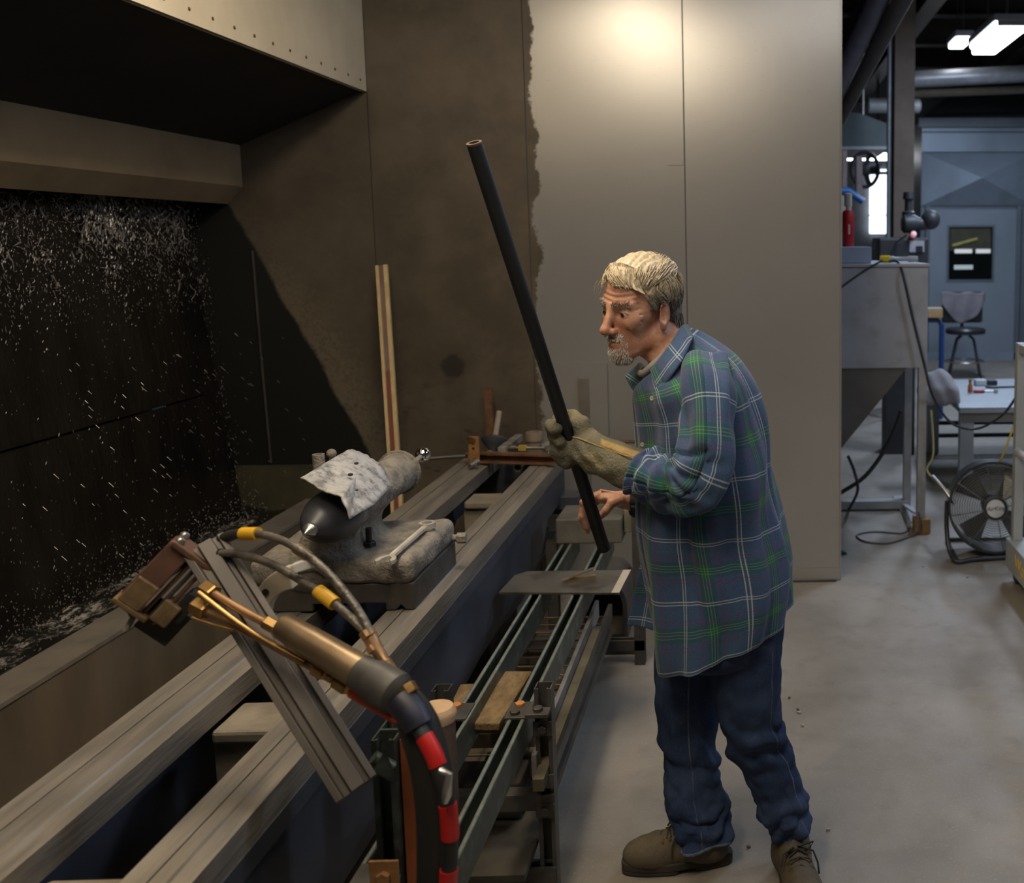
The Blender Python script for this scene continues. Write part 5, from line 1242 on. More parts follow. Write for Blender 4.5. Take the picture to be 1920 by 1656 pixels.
# beard, moustache, eyebrows, stubble: short tufts rooted on the skin
hv = hloc(V1); me_ = body_o.data
nrm = np.zeros(len(me_.vertices) * 3); me_.vertices.foreach_get('normal', nrm); nrm = nrm.reshape(-1, 3)[:len(V1)]
def tufts(mask, dens, ln, dirv, r_, mat, name, seed):
    rg = np.random.default_rng(seed); idx = np.where(mask)[0]; idx = idx[rg.random(len(idx)) < dens]; q = MB()
    for i in idx:
        nn = Vector(nrm[i]); jt = Vector(rg.normal(0, .0013, 3)); p = Vector(V1[i]) + jt - nn * jt.dot(nn); yl = hv[i, 1]
        dv = (nn * .55 + HUP * dirv[2] + HFW * dirv[0] + HLF * (dirv[1] * (1 if yl > 0 else -1)) + Vector(rg.normal(0, .22, 3))).normalized(); L_ = ln * rg.uniform(.6, 1.2)
        q.path([p - nn * .0008, p + dv * L_ * .55, p + dv * L_ + HUP * -.15 * L_], [r_, r_ * .8, r_ * .15], 4, False)
    return q.build(name, mat, body_o, 180)
X_, Y_, Z_ = hv[:, 0], np.abs(hv[:, 1]), hv[:, 2]
tufts((Z_ < -.066) & (X_ > .058) & (Y_ < .032) & (Z_ > -.112), .42, .009, (.2, 0, -.9), .0011, M_HAIRW, 'beard', 1)
tufts((Z_ < -.028) & (Z_ > -.044) & (X_ > .085) & (Y_ < .028), .6, .006, (.1, .25, -.8), .0010, M_HAIRW, 'moustache', 2)
tufts((Z_ < -.040) & (Z_ > -.065) & (X_ > .07) & (Y_ > .022) & (Y_ < .034), .3, .005, (0, .2, -.9), .0009, M_HAIRW, 'beard_side', 4)
tufts((Z_ > .037) & (Z_ < .050) & (X_ > .066) & (Y_ > .010) & (Y_ < .052), .8, .007, (.1, .8, .1), .0010, M_HAIRD, 'eyebrows', 3)

# ---------------------------------------------------------------- the pipe and the glove
ROD_T, ROD_B = at(889, 268, Y=2.20), at(1133, 1030, Y=2.62); rdir = (ROD_B - ROD_T).normalized()
M_ROD = pm('pipe_black', (.012, .013, .017), (.007, .008, .010), 12, .55, .1)
rod = empty('black_pipe', ROD_B, label='long black steel pipe held upright in the gloved hand', cat='pipe')
MB().pipe(ROD_T, ROD_B, .0170, .0115, 28).build('tube', M_ROD, rod, 40)
MB().pipe(ROD_T - rdir * .0012, ROD_T + rdir * .003, .0172, .0112, 28).build('cut_end', pm('cut_end_rust', (.16, .10, .07), (.10, .07, .05), 20, .6, .4), rod, 40)
def rodpt(y):
    lo2, hi2 = 0.0, 1.0
    for _ in range(40):
        m2 = (lo2 + hi2) / 2; p = ROD_T + (ROD_B - ROD_T) * m2; d_ = p - CAM; yy = PYY - F * d_.dot(_up) / d_.dot(_fw)
        if yy < y: lo2 = m2
        else: hi2 = m2
    return np.array(ROD_T + (ROD_B - ROD_T) * lo2)
def gp(x, y, Y): return np.array(at(x, y, Y=Y))
M_GLOVE = pm('glove_suede_olive', (.150, .140, .095), (.095, .090, .065), 16, .95, 0, .5, bscale=140, c3=(.20, .175, .10), s3=9)
M_GLOVET = pm('glove_suede_tan', (.40, .29, .125), (.28, .195, .08), 18, .95, 0, .4, bscale=140)
r1p, r2p, r3p = rodpt(790), rodpt(840), rodpt(880)
def f_glove(P):
    # gauntlet
    d = d_cap(P, gp(1207, 889, 2.345), gp(1120, 852, 2.45), .058, .047)
    d = su(d, d_cap(P, gp(1120, 852, 2.45), gp(1085, 840, 2.50), .045, .040), .02)
    # back of the hand, in front of the pipe and below
    d = su(d, d_ell(P, gp(1068, 838, 2.508), (.046, .030, .044)), .02)
    # four fingers wrapped round the far side and coming back on the left
    for (y, s_) in ((800, 1.0), (822, 1.0), (845, .97), (866, .88)):
        c = rodpt(y); e1 = np.array([-.035, -.004, .004]) * s_; e2 = np.array([-.020, .036, .0]) * s_; e3 = np.array([.020, .036, -.004]) * s_; e0 = np.array([-.018, -.030, .0])
        f = d_cap(P, c + e0, c + e1, .016 * s_); f = su(f, d_cap(P, c + e1, c + e2, .0155 * s_), .006); f = su(f, d_cap(P, c + e2, c + e3, .0145 * s_), .006)
        d = su(d, f, .018)
    # thumb lobe standing up on the right side of the pipe
    d = su(d, d_cap(P, gp(1112, 838, 2.47), gp(1090, 800, 2.485), .026, .024), .016)
    d = su(d, d_cap(P, gp(1090, 800, 2.485), gp(1074, 780, 2.52), .023, .018), .010)
    d = su(d, d_cap(P, gp(1074, 782, 2.52), gp(1058, 778, 2.565), .018, .017), .008)
    d = su(d, d_cap(P, gp(1046, 788, 2.52), gp(1050, 850, 2.49), .017, .022), .018)
    # wrinkles
    q = P - gp(1120, 852, 2.45)
    d = d + .0022 * np.sin(q[..., 0] * 120 + 40 * q[..., 2] + 3 * np.sin(q[..., 2] * 45)) * np.clip(1 - np.abs(q[..., 0] + .02) / .07, 0, 1)
    d = d + .0016 * np.sin(q[..., 0] * 60 - q[..., 2] * 130) 
    # bore for the pipe, open cuff
    d = np.maximum(d, -d_cap(P, np.array(ROD_T), np.array(ROD_B), .0178))
    ax = gp(1207, 889, 2.345) - gp(1120, 852, 2.45); ax = ax / np.linalg.norm(ax)
    d = np.maximum(d, (P - gp(1207, 889, 2.345)) @ ax - .006)
    d = np.maximum(d, -d_cap(P, gp(1222, 895, 2.33), gp(1160, 869, 2.40), .050, .043))
    return d
gl = gp(1115, 845, 2.46); V5, F5 = surface_nets(f_glove, gl - np.array([.16, .22, .12]), gl + np.array([.19, .18, .14]), .0035)
glove = np_mesh('glove', V5, F5, M_GLOVE, man); glove['label'] = 'olive suede welding glove with a tan cuff patch'
# tan patch over the top of the cuff, stitched seams
def on_glove(x, y, Y0=2.2, off=0.0):
    d_ = np.array(at(x, y, Y=1.0) - CAM); d_ /= np.linalg.norm(d_); t = 2.15
    for _ in range(70):
        v = float(f_glove((np.array(CAM) + d_ * t)[None, :])[0]); t += max(v, .0) * .8
        if v < .0004 or t > 3.2: break
    return Vector(np.array(CAM) + d_ * (t - off))
def patch(poly, nu, nv, name, mat, par, off=.003):
    (a_, b_, c_, e_) = poly; V = []
    for i in range(nu + 1):
        for j in range(nv + 1):
            u_, v_ = i / nu, j / nv; x = (a_[0] * (1 - u_) + b_[0] * u_) * (1 - v_) + (e_[0] * (1 - u_) + c_[0] * u_) * v_; y = (a_[1] * (1 - u_) + b_[1] * u_) * (1 - v_) + (e_[1] * (1 - u_) + c_[1] * u_) * v_
            V.append(on_glove(x, y, off=off))
    Fq = [(i * (nv + 1) + j, i * (nv + 1) + j + 1, (i + 1) * (nv + 1) + j + 1, (i + 1) * (nv + 1) + j) for i in range(nu) for j in range(nv)]
    o = np_mesh(name, V, Fq, mat, par); sm = o.modifiers.new('hide', 'SOLIDIFY'); sm.thickness = .003; return o
patch([(1126, 822), (1216, 853), (1212, 866), (1126, 836)], 16, 3, 'cuff_patch', M_GLOVET, glove)
sm_ = [on_glove(x, y, off=.0015) for x, y in [(1062, 818), (1085, 822), (1110, 832), (1126, 838), (1160, 850), (1190, 860), (1210, 868)]]
MB().path(crom([tuple(p) for p in sm_], 4), .0017, 6).build('seam', M_GLOVET, glove, 60)
# ================================================================== SHOP BEHIND
def text_mesh(txt, size, mat, parent, M4, ext=.0008, shear=0.0, name='lettering', align='CENTER'):
    cu = bpy.data.curves.new(name, 'FONT'); cu.body = txt; cu.size = size; cu.extrude = ext; cu.shear = shear; cu.align_x = align; cu.align_y = 'CENTER'
    o = bpy.data.objects.new(name, cu); COL.objects.link(o); dg = bpy.context.evaluated_depsgraph_get(); dg.update()
    me = bpy.data.meshes.new_from_object(o.evaluated_get(dg)); bpy.data.objects.remove(o); me.transform(M4); me.materials.clear(); me.materials.append(mat)
    me.name = name; return link(bpy.data.objects.new(name, me), parent)
def thing(name, loc, label, cat, group=None): return empty(name, loc, 0, label, cat, group)
def part(name, mb, mt, par, smooth=None, bev=0): return mb.build(name, mt, par, smooth, bev)
M_HOP = pm('hopper_grey', (.40, .42, .47), (.33, .35, .39), 2.5, .5, .1, c3=(.30, .31, .33), s3=7)
M_HOPD = pm('hopper_cone', (.20, .19, .18), (.15, .145, .14), 4, .55, .2)
M_LEG = pm('leg_grey', (.36, .37, .38), (.27, .28, .29), 6, .5, .1)
M_CABLE = pm('cable_black', (.03, .032, .038), (.02, .02, .024), 20, .5)
YHp = 5.41
# ---- dust hopper
hop = thing('dust_hopper', (.3, 5.85, 0), 'grey sheet steel dust hopper on square legs beside the steel wall', 'hopper')
part('bin', MB().span((-.37, YHp, .945), (.972, 6.32, 1.507)), M_HOP, hop, bev=.004)
part('bin_lid', MB().span((-.38, YHp - .01, 1.507), (.980, 6.33, 1.522)), M_HOP, hop)
q = MB(); t = [(-.33, YHp + .01), (.86, YHp + .01), (.86, 6.28), (-.33, 6.28)]; b = [(.02, 5.70), (.30, 5.70), (.30, 6.0), (.02, 6.0)]
q.add([Vector((*p, .946)) for p in t] + [Vector((*p, .16)) for p in b], [(0, 1, 5, 4), (1, 2, 6, 5), (2, 3, 7, 6), (3, 0, 4, 7), (4, 5, 6, 7), (3, 2, 1, 0)]); part('cone', q, M_HOPD, hop)
for x, y in ((.948, 5.432), (.948, 5.93), (-.34, 5.432)): part('leg', MB().span((x - .023, y - .023, .085 if y < 5.5 else .012), (x + .023, y + .023, .946)), M_LEG, hop, bev=.002)
part('skid', MB().span((.90, 5.60, .0), (.99, 6.2, .012)).span((-.4, 5.88, .012), (.95, 5.95, .06)), M_LEG, hop)
part('leg_bracket', MB().box((.93, 5.72, .06), (.03, .5, .012), rotm(0, 0, R(-9))), pm('pale_strip', (.5, .52, .55), rough=.5), hop)
bl = MB().span((.908, 5.385, 0), (.998, 5.475, .085), .003).build('wood_block', pm('block_tan', (.30, .19, .09), (.22, .135, .065), 10, .8)); tag(bl, 'small tan wooden block under the front hopper leg', 'block')
gb = MB().span(at(1574, 500, Y=5.5) + Vector((-.1, 0, 0)), at(1637, 463, Y=5.75) + Vector((0, 0, 0)), .004)
c0 = at(1560, 500, Y=5.5); c1 = at(1634, 463, Y=5.5); o = MB().span((c0.x, 5.5, 1.523), (c1.x, 5.78, c1.z), .004).build('control_box', pm('box_blue_grey', (.30, .36, .46), (.25, .30, .39), 4, .5)); tag(o, 'blue grey control box on top of the dust hopper', 'box')
rc = thing('fire_extinguisher', (at(1590, 462, Y=5.62).x, 5.62, c1.z), 'red cylinder with a white label standing on the control box', 'cylinder')
rx = at(1590, 420, Y=5.62).x; rt = at(1590, 394, Y=5.62).z
part('cylinder', MB().lathe((rx, 5.62, c1.z + .001), (0, 0, 1), [(0, .030), (.005, .033), (rt - c1.z - .02, .033), (rt - c1.z - .006, .028), (rt - c1.z, .012)], 24), pm('red_paint', (.45, .008, .012), (.36, .006, .01), 5, .4), rc, 40)
part('label', MB().box((rx + .004, 5.586, (c1.z + rt) / 2 - .005), (.010, .002, .055)), pm('label_white', (.7, .7, .7), rough=.6), rc)
part('cap', MB().lathe((rx, 5.62, rt), (0, 0, 1), [(0, .013), (.02, .013), (.022, .022), (.09, .022), (.095, .01)], 16), pm('cap_beige', (.52, .46, .38), rough=.6), rc, 40)
pg = thing('yellow_plug', at(1660, 490, Y=5.6), 'yellow electrical plug with a grey connector on the hopper top', 'plug')
pz = 1.523; a_ = at(1650, 485, Y=5.6); b_ = at(1668, 485, Y=5.6)
part('plug_body', MB().lathe((a_.x, 5.6, pz + .022), (1, 0, 0), [(0, .018), (.006, .021), (b_.x - a_.x, .021), (b_.x - a_.x + .004, .016)], 16), pm('plug_yellow', (.75, .55, .03), rough=.5), pg, 40)
part('connector', MB().lathe((b_.x, 5.6, pz + .022), (1, 0, 0), [(0, .016), (.02, .018), (.03, .013), (.10, .013), (.11, .018), (.16, .016)], 16), M_GREYP, pg, 40)
def cable(name, pts, r_, label, mt=M_CABLE, grp=None):
    P = crom([tuple(at(x, y, Y=Y) if not isinstance(Y, str) else at(x, y, Z=float(Y))) for x, y, Y in pts], 8)
    o = MB().path(P, r_, 8).build(name, mt, None, 60); return tag(o, label, 'cable', grp)
cable('power_cable', [(1668, 490, 5.55), (1684, 492, 5.45), (1694, 520, 5.385), (1712, 600, 5.38), (1732, 680, 5.37), (1748, 740, 5.37), (1775, 785, 5.6), (1805, 803, 5.9), (1840, 802, 5.9), (1880, 778, 5.6), (1905, 745, 5.2)], .0075, 'black cable hanging down the front of the hopper and over to the cart')
cable('thin_cable', [(1655, 488, 5.39), (1620, 508, 5.39), (1578, 538, 5.39), (1560, 552, 5.39)], .005, 'thin black cable running across the hopper face')
cable('floor_hose', [(1690, 770, 5.8), (1680, 800, 5.8), (1655, 850, 5.8), (1620, 895, 5.8), (1575, 925, 5.8)], .013, 'thick black hose looping out under the hopper cone')
cable('drain_hose', [(1590, 855, 5.6), (1602, 885, 5.6), (1608, 920, 5.6), (1592, 955, '.012')], .009, 'short hose hanging from the hopper cone to the floor')
cable('extension_cord', [(1706, 990, '.006'), (1690, 1000, '.006'), (1640, 997, '.006'), (1607, 1003, '.006'), (1620, 1015, '.006'), (1660, 1019, '.006'), (1690, 1012, '.006'), (1712, 1004, '.006'), (1725, 990, 5.36), (1722, 960, 5.37)], .005, 'loose grey cord coiled on the floor by the wooden block', pm('cord_grey', (.10, .105, .115), rough=.6))
cable('pale_cord', [(1746, 770, 5.37), (1750, 850, 5.37), (1738, 880, 5.37), (1752, 900, 5.36), (1765, 912, 5.3), (1782, 924, 5.1)], .006, 'pale yellow cord hanging behind the front hopper leg', pm('cord_yellow', (.45, .42, .22), rough=.6))
cable('power_lead', [(1915, 760, 5.0), (1895, 815, 4.98), (1880, 855, 4.98), (1868, 872, 5.02)], .0055, 'yellow cord running down from the cart to the fan', pm('cord_yellow2', (.55, .42, .05), rough=.6))
# tarp bag behind the hopper
bgc = at(1752, 680, Y=6.46)
def f_bag(P):
    d = d_ell(P, (bgc.x + .03, 6.46, .66), (.12, .10, .14)); d = su(d, d_box(P, (bgc.x + .03, 6.46, .63), (.13, .10, .06), .03), .05); d = np.maximum(d, .569 - P[..., 2])
    return d + .006 * np.sin(P[..., 0] * 60 + P[..., 2] * 30)
Vg, Fg = surface_nets(f_bag, (bgc.x - .2, 6.28, .54), (bgc.x + .25, 6.62, .86), .015)
o = np_mesh('canvas_bag', Vg, Fg, pm('canvas_grey', (.34, .31, .32), (.27, .25, .26), 8, .9)); tag(o, 'slumped grey canvas bag on the end of the low bench', 'bag')
# ---- low bench with tools
A = at(1800, 765, Z=.567); B_ = at(1742, 712, Z=.567)
bn = thing('work_bench', (1.8, 6.8, 0), 'low grey steel bench with small tools on its top', 'bench')
ZT_ = .567; x0, x1, y0_, y1_ = A.x, 2.35, A.y, B_.y
q = MB(); q.add([Vector((x0 - .0, y0_, ZT_ - .035)), Vector((x1, y0_, ZT_ - .035)), Vector((x1, y1_, ZT_ - .035)), Vector((B_.x, y1_, ZT_ - .035)), Vector((x0, y0_, ZT_)), Vector((x1, y0_, ZT_)), Vector((x1, y1_, ZT_)), Vector((B_.x, y1_, ZT_))], [(3, 2, 1, 0), (4, 5, 6, 7), (0, 1, 5, 4), (1, 2, 6, 5), (2, 3, 7, 6), (3, 0, 4, 7)])
M_BEN = pm('bench_grey', (.34, .38, .41), (.28, .31, .34), 3, .45, .2)
part('top', q, M_BEN, bn); part('apron', MB().span((x0 + .02, y0_ + .02, ZT_ - .10), (x1 - .02, y0_ + .035, ZT_ - .036)), M_HOPD, bn)
for x, y in ((x0 + .055, y0_ + .06), (x1 - .08, y0_ + .06), (x0 + .055, y1_ - .06)): part('leg', MB().span((x - .045, y - .03, 0), (x + .045, y + .03, ZT_ - .036)), M_BEN, bn)
part('foot_bar', MB().span((x0 + .05, y1_ - .08, .22), (x1 - .1, y1_ - .05, .25)).span((x0 + .05, y1_ - .08, .12), (x1 - .1, y1_ - .05, .15)), M_CABLE, bn)
p = at(1819, 736, Z=ZT_); ob = thing('spray_bottle', p, 'small orange brown bottle standing on the low bench', 'bottle')
part('bottle', MB().lathe(p, (0, 0, 1), [(0, .018), (.05, .017), (.062, .010), (.075, .009), (.076, .012), (.095, .011)], 16), pm('amber', (.40, .13, .04), rough=.35), ob, 40); 
p = at(1845, 722, Z=ZT_); wb = thing('multimeter', p, 'small white and black meter box lying on the low bench', 'box')
part('white_half', MB().box(p + Vector((-.03, 0, .022)), (.085, .08, .042), None, .006), pm('white_case', (.62, .65, .68), rough=.5), wb); part('black_half', MB().box(p + Vector((.055, 0, .02)), (.075, .078, .038), None, .006), M_CABLE, wb)
p = at(1838, 737, Z=ZT_); rr = thing('ratchet', p, 'red handled ratchet lying on the low bench', 'tool')
part('grip', MB().lathe(p + Vector((-.05, 0, .012)), (1, -.05, 0), [(0, .010), (.01, .0125), (.07, .0125), (.08, .009)], 14), pm('grip_red', (.40, .015, .03), rough=.4), rr, 40)
part('shank', MB().tube(p + Vector((.03, 0, .012)), p + Vector((.10, -.008, .012)), .006).lathe(p + Vector((.11, -.008, .001)), (0, 0, 1), [(0, .016), (.022, .016)], 14), M_STEEL, rr, 40)
p = at(1862, 728, Z=ZT_); o = MB().path(crom([tuple(p + Vector(v)) for v in ((-.05, .02, .008), (.0, -.02, .008), (.06, .0, .008), (.16, .01, .008))], 6), .007, 8).build('test_lead', M_CABLE, None, 60); tag(o, 'black test lead on the low bench by the meter', 'cable')
# ---- drum fan
FC = at(1862, 968, Y=5.02); fr = .232
fan = thing('drum_fan', (FC.x, FC.y, 0), 'black floor drum fan with a wire guard and round badge', 'fan')
fax = Vector((-.12, -1, .10)).normalized(); fM = frame(fax, (0, 0, 1)); fs_, fu_ = Vector(fM.col[1]), Vector(fM.col[2])
FC = Vector((FC.x, FC.y, .262))
M_FAN = pm('fan_black', (.045, .047, .052), (.03, .031, .035), 10, .4, .2)
q = MB(); prof = [(-.13, fr), (.06, fr), (.065, fr + .008), (.072, fr + .008), (.072, fr - .004), (-.13, fr - .006)]; n_ = 48; vs = []
for d_, r_ in prof:
    for j in range(n_): t_ = 2 * PI * j / n_; vs.append(FC + fax * d_ + (fs_ * math.cos(t_) + fu_ * math.sin(t_)) * r_)
fs2 = [(i * n_ + j, i * n_ + (j + 1) % n_, ((i + 1) % 6) * n_ + (j + 1) % n_, ((i + 1) % 6) * n_ + j) for i in range(6) for j in range(n_)]; q.add(vs, fs2); part('drum', q, M_FAN, fan, 40)
def ringp(c, r_, rt_, n2=44, off=0.0):
    return MB().path([c + fax * off + (fs_ * math.cos(2 * PI * j / n2) + fu_ * math.sin(2 * PI * j / n2)) * r_ for j in range(n2 + 1)], rt_, 5)
M_WIREF = pm('guard_wire', (.20, .205, .21), (.14, .145, .15), 20, .4, .5)
for i in range(13): part('guard_ring', ringp(FC, .070 + i * .0125, .0017, off=.075 + .02 * (1 - i / 12)), M_WIREF, fan, 60)
for j in range(8):
    t_ = 2 * PI * j / 8 + .2; dv_ = fs_ * math.cos(t_) + fu_ * math.sin(t_); part('guard_spoke', MB().path([FC + fax * .094 + dv_ * .05, FC + fax * .085 + dv_ * .14, FC + fax * .072 + dv_ * fr], .0026, 6), M_WIREF, fan, 60)
for j in range(4):
    t_ = 2 * PI * j / 4 + .5; d1 = fs_ * math.cos(t_) + fu_ * math.sin(t_); d2 = fs_ * math.cos(t_ + .75) + fu_ * math.sin(t_ + .75)
    part('blade', MB().add([FC + d1 * .05 + fax * .02, FC + d1 * .205 + fax * .035, FC + (d1 + d2).normalized() * .215, FC + d2 * .205 - fax * .035, FC + d2 * .05 - fax * .02, FC + d1 * .05 + fax * .016, FC + d1 * .205 + fax * .031, FC + (d1 + d2).normalized() * .215 - fax * .004, FC + d2 * .205 - fax * .039, FC + d2 * .05 - fax * .024], [(0, 1, 2, 3, 4), (9, 8, 7, 6, 5)] + [(i, i + 5, (i + 1) % 5 + 5, (i + 1) % 5) for i in range(5)]) and None or MB(), M_FAN, fan) if False else None
    b_ = MB(); vv = [FC + d1 * .05 + fax * .02, FC + d1 * .205 + fax * .035, FC + (d1 + d2).normalized() * .215, FC + d2 * .205 - fax * .035, FC + d2 * .05 - fax * .02]
    b_.add(vv + [v - fax * .004 for v in vv], [(0, 1, 2, 3, 4), (9, 8, 7, 6, 5)] + [(i, i + 5, (i + 1) % 5 + 5, (i + 1) % 5) for i in range(5)]); part('blade', b_, pm('blade_grey', (.16, .165, .17), rough=.4, metal=.4), fan)
part('hub', MB().lathe(FC - fax * .06, fax, [(0, .06), (.07, .06), (.10, .03), (.151, .03)], 20), M_FAN, fan, 40)
bdg = part('badge', MB().lathe(FC + fax * .090, fax, [(0, .064), (.006, .064), (.008, .060)], 36), M_FAN, fan, 40)
part('badge_disc', MB().lathe(FC + fax * .0975, fax, [(0, .047), (.0015, .047)], 36), pm('badge_white', (.62, .63, .65), rough=.4), bdg, 40)
part('badge_ring', MB().add([], []) and None or ringp(FC, .061, .0018, 40, .099), M_WIREF, bdg, 60)
M4 = Matrix.Translation(FC + fax * .0998) @ Matrix((-fs_ if (-fs_).x > 0 else fs_, fu_, fax)).transposed().to_4x4()
text_mesh('AirKing', .031, M_CABLE, bdg, M4 @ Matrix.Rotation(R(5), 4, 'Z'), .0006, .28)
# tube stand of the fan
part('stand', MB().path(crom([tuple(v) for v in (FC - fs_ * -.0 + Vector((-.245, .0, .03)), FC + Vector((-.25, -.02, -.10)), Vector((FC.x - .245, FC.y - .08, .05)), Vector((FC.x - .22, FC.y - .16, .014)), Vector((FC.x - .12, FC.y - .13, .014)), Vector((FC.x + .12, FC.y - .10, .014)), Vector((FC.x + .24, FC.y - .14, .014)), Vector((FC.x + .25, FC.y - .06, .06)), FC + Vector((.25, 0, .02)))], 8), .0125, 10), M_FAN, fan, 60)
part('handle', MB().path(crom([tuple(v) for v in (at(1748, 893, Y=5.15), at(1772, 920, Y=5.08), at(1790, 945, Y=5.03))], 6), .012, 10), M_STEEL, fan, 60)
part('stand_rear', MB().path([Vector((FC.x - .22, FC.y - .16, .014)), Vector((FC.x - .20, FC.y + .22, .014)), Vector((FC.x + .20, FC.y + .22, .014)), Vector((FC.x + .24, FC.y - .14, .014))], .0125, 10), M_FAN, fan, 60)
# ---- yellow lettered platform cart at the frame edge: its side runs towards the camera
YCt = 4.62; XC = at(1886, 1010, Y=YCt).x; ct = thing('platform_cart', (XC + .35, YCt - .6, 0), 'grey steel platform cart with tube railing and yellow lettering', 'cart')
M_CART = pm('cart_grey', (.42, .44, .44), (.35, .37, .37), 5, .45, .15)
dk = at(1886, 1008, Y=YCt).z; dl = at(1886, 1060, Y=YCt).z; top_ = at(1902, 642, Y=YCt).z; y1c = YCt - 1.3
part('deck', MB().span((XC, y1c, dl), (XC + .70, YCt, dk), .003), M_CART, ct)
for x_, y_ in ((XC + .045, YCt - .03), (XC + .66, YCt - .03), (XC + .045, y1c + .03), (XC + .66, y1c + .03)):
    part('post', MB().span((x_ - .023, y_ - .023, dk), (x_ + .023, y_ + .023, top_), .003), M_CART, ct)
for x_ in (XC + .045, XC + .66): part('top_rail', MB().span((x_ - .02, y1c + .05, top_ - .045), (x_ + .02, YCt - .05, top_ - .004), .004), M_CART, ct)
part('cross_rail', MB().span((XC + .07, YCt - .05, top_ - .045), (XC + .64, YCt - .01, top_ - .004), .004), M_CART, ct)
zmid = at(1898, 842, Y=YCt).z; part('push_bar', MB().path([Vector((XC + .03, YCt - .06, zmid)), Vector((XC + .03, y1c + .05, zmid))], .019, 14), pm('bar_pale', (.55, .56, .56), rough=.35), ct, 40)
for x_, y_ in ((XC + .05, YCt - .05), (XC + .62, YCt - .05), (XC + .05, y1c + .08), (XC + .62, y1c + .08)):
    part('wheel', MB().lathe((x_ - .017, y_, .047), (1, 0, 0), [(0, .040), (.004, .0465), (.03, .0465), (.034, .040)], 20), M_CABLE, ct, 40); part('wheel_fork', MB().span((x_ - .03, y_ - .03, .05), (x_ + .03, y_ + .03, dl)), M_CART, ct)
Mt_ = Matrix(((0, 0, -1), (-1, 0, 0), (0, 1, 0))).to_4x4()
text_mesh('Work', .10, pm('letter_yellow', (.85, .55, .02), rough=.5), ct, Matrix.Translation((XC - .0008, YCt - .17, (dk + dl) / 2)) @ Mt_, .001, 0, 'lettering', 'LEFT')
# ---- column, conduit
YCo = 9.6; c = at(1692, 300, Y=YCo); col_ = thing('steel_column', (c.x, YCo, 0), 'brown steel roof column with a conduit up its side', 'column')
M_COLB = pm('column_brown', (.26, .20, .155), (.18, .14, .11), 3, .6, .1)
cw_ = .095
part('web', MB().span((c.x - .012, YCo - .10, 0), (c.x + .012, YCo + .10, 5.0)), M_COLB, col_); part('flange', MB().span((c.x - cw_, YCo - .112, 0), (c.x + cw_, YCo - .10, 5.0)), M_COLB, col_); part('flange', MB().span((c.x - cw_, YCo + .10, 0), (c.x + cw_, YCo + .112, 5.0)), M_COLB, col_)
part('conduit', MB().tube((c.x - cw_ - .045, YCo - .06, 0.6), (c.x - cw_ - .045, YCo - .06, 3.9), .022), pm('conduit_grey', (.36, .39, .44), rough=.4, metal=.4), col_, 40)
part('junction_box', MB().box((c.x - cw_ - .045, YCo - .06, 3.93), (.08, .07, .10), None, .004), M_GREYP, col_)
# ---- enclosure with a windowed door
YD = 13.52; en = thing('spray_enclosure', (3.4, YD + 1, 0), 'blue grey sheet steel enclosure with cross-broken panels above a windowed door', 'enclosure')
M_ENC = pm('enclosure_grey', (.30, .36, .43), (.25, .30, .36), 1.2, .45, .25, c3=(.24, .285, .34), s3=2)
M_ENCD = pm('enclosure_dark', (.16, .185, .215), (.13, .15, .175), 2, .5, .2)
xL = at(1727, 380, Y=YD).x; xR = 5.6; zt = at(1800, 222, Y=YD).z; z1_ = at(1800, 286, Y=YD).z; z2_ = at(1800, 386, Y=YD).z
part('frame', MB().span((xL, YD + .02, 0), (xR, YD + 2.6, zt - .02)), M_ENCD, en)
for xa, xb in ((xL, at(1938, 330, Y=YD).x), (at(1938, 330, Y=YD).x + .01, xR)):
    cx = (xa + xb) / 2; cz = (z1_ + z2_) / 2; q = MB(); P = [Vector((xa, YD, z2_)), Vector((xb, YD, z2_)), Vector((xb, YD, z1_)), Vector((xa, YD, z1_)), Vector((cx, YD - .28, cz))]
    q.add(P, [(0, 1, 4), (1, 2, 4), (2, 3, 4), (3, 0, 4)]); part('cross_broken_panel', q, M_ENC, en)
zm = at(1800, 248, Y=YD).z
part('upper_panel', MB().span((xL, YD - .01, zm + .01), (xR, YD + .02, zt - .12)), M_ENC, en); part('upper_panel', MB().span((xL, YD - .01, z1_ + .01), (xR, YD + .02, zm - .01)), M_ENC, en); part('cornice', MB().span((xL - .05, YD - .06, zt - .12), (xR, YD + .02, zt)), M_ENCD, en)
q = MB(); q.add([Vector((xL, YD - .04, zt)), Vector((xR, YD - .04, zt)), Vector((xR - .6, YD + 1.2, zt + .55)), Vector((xL + .7, YD + 1.2, zt + .55)), Vector((xL, YD + 2.6, zt)), Vector((xR, YD + 2.6, zt))], [(0, 1, 2, 3), (0, 3, 4), (3, 2, 5, 4), (1, 5, 2)]); part('roof', q, M_ENCD, en)
dxa, dxb = at(1742, 500, Y=YD).x, at(1903, 500, Y=YD).x
wa, wb_ = at(1779, 426, Y=YD), at(1859, 524, Y=YD)
dr = MB(); dr.span((dxa, YD - .02, .02), (wa.x, YD + .02, z2_ - .05)).span((wb_.x, YD - .02, .02), (dxb, YD + .02, z2_ - .05)).span((wa.x, YD - .02, .02), (wb_.x, YD + .02, wb_.z)).span((wa.x, YD - .02, wa.z), (wb_.x, YD + .02, z2_ - .05))
door = part('door', dr, pm('door_grey', (.26, .30, .345), (.22, .255, .295), 1.5, .5, .1), en)
part('window_frame', MB().span((wa.x - .03, YD - .03, wb_.z - .03), (wa.x, YD - .015, wa.z + .03)).span((wb_.x, YD - .03, wb_.z - .03), (wb_.x + .03, YD - .015, wa.z + .03)).span((wa.x, YD - .03, wb_.z - .03), (wb_.x, YD - .015, wb_.z)).span((wa.x, YD - .03, wa.z), (wb_.x, YD - .015, wa.z + .03)), M_ENCD, door)
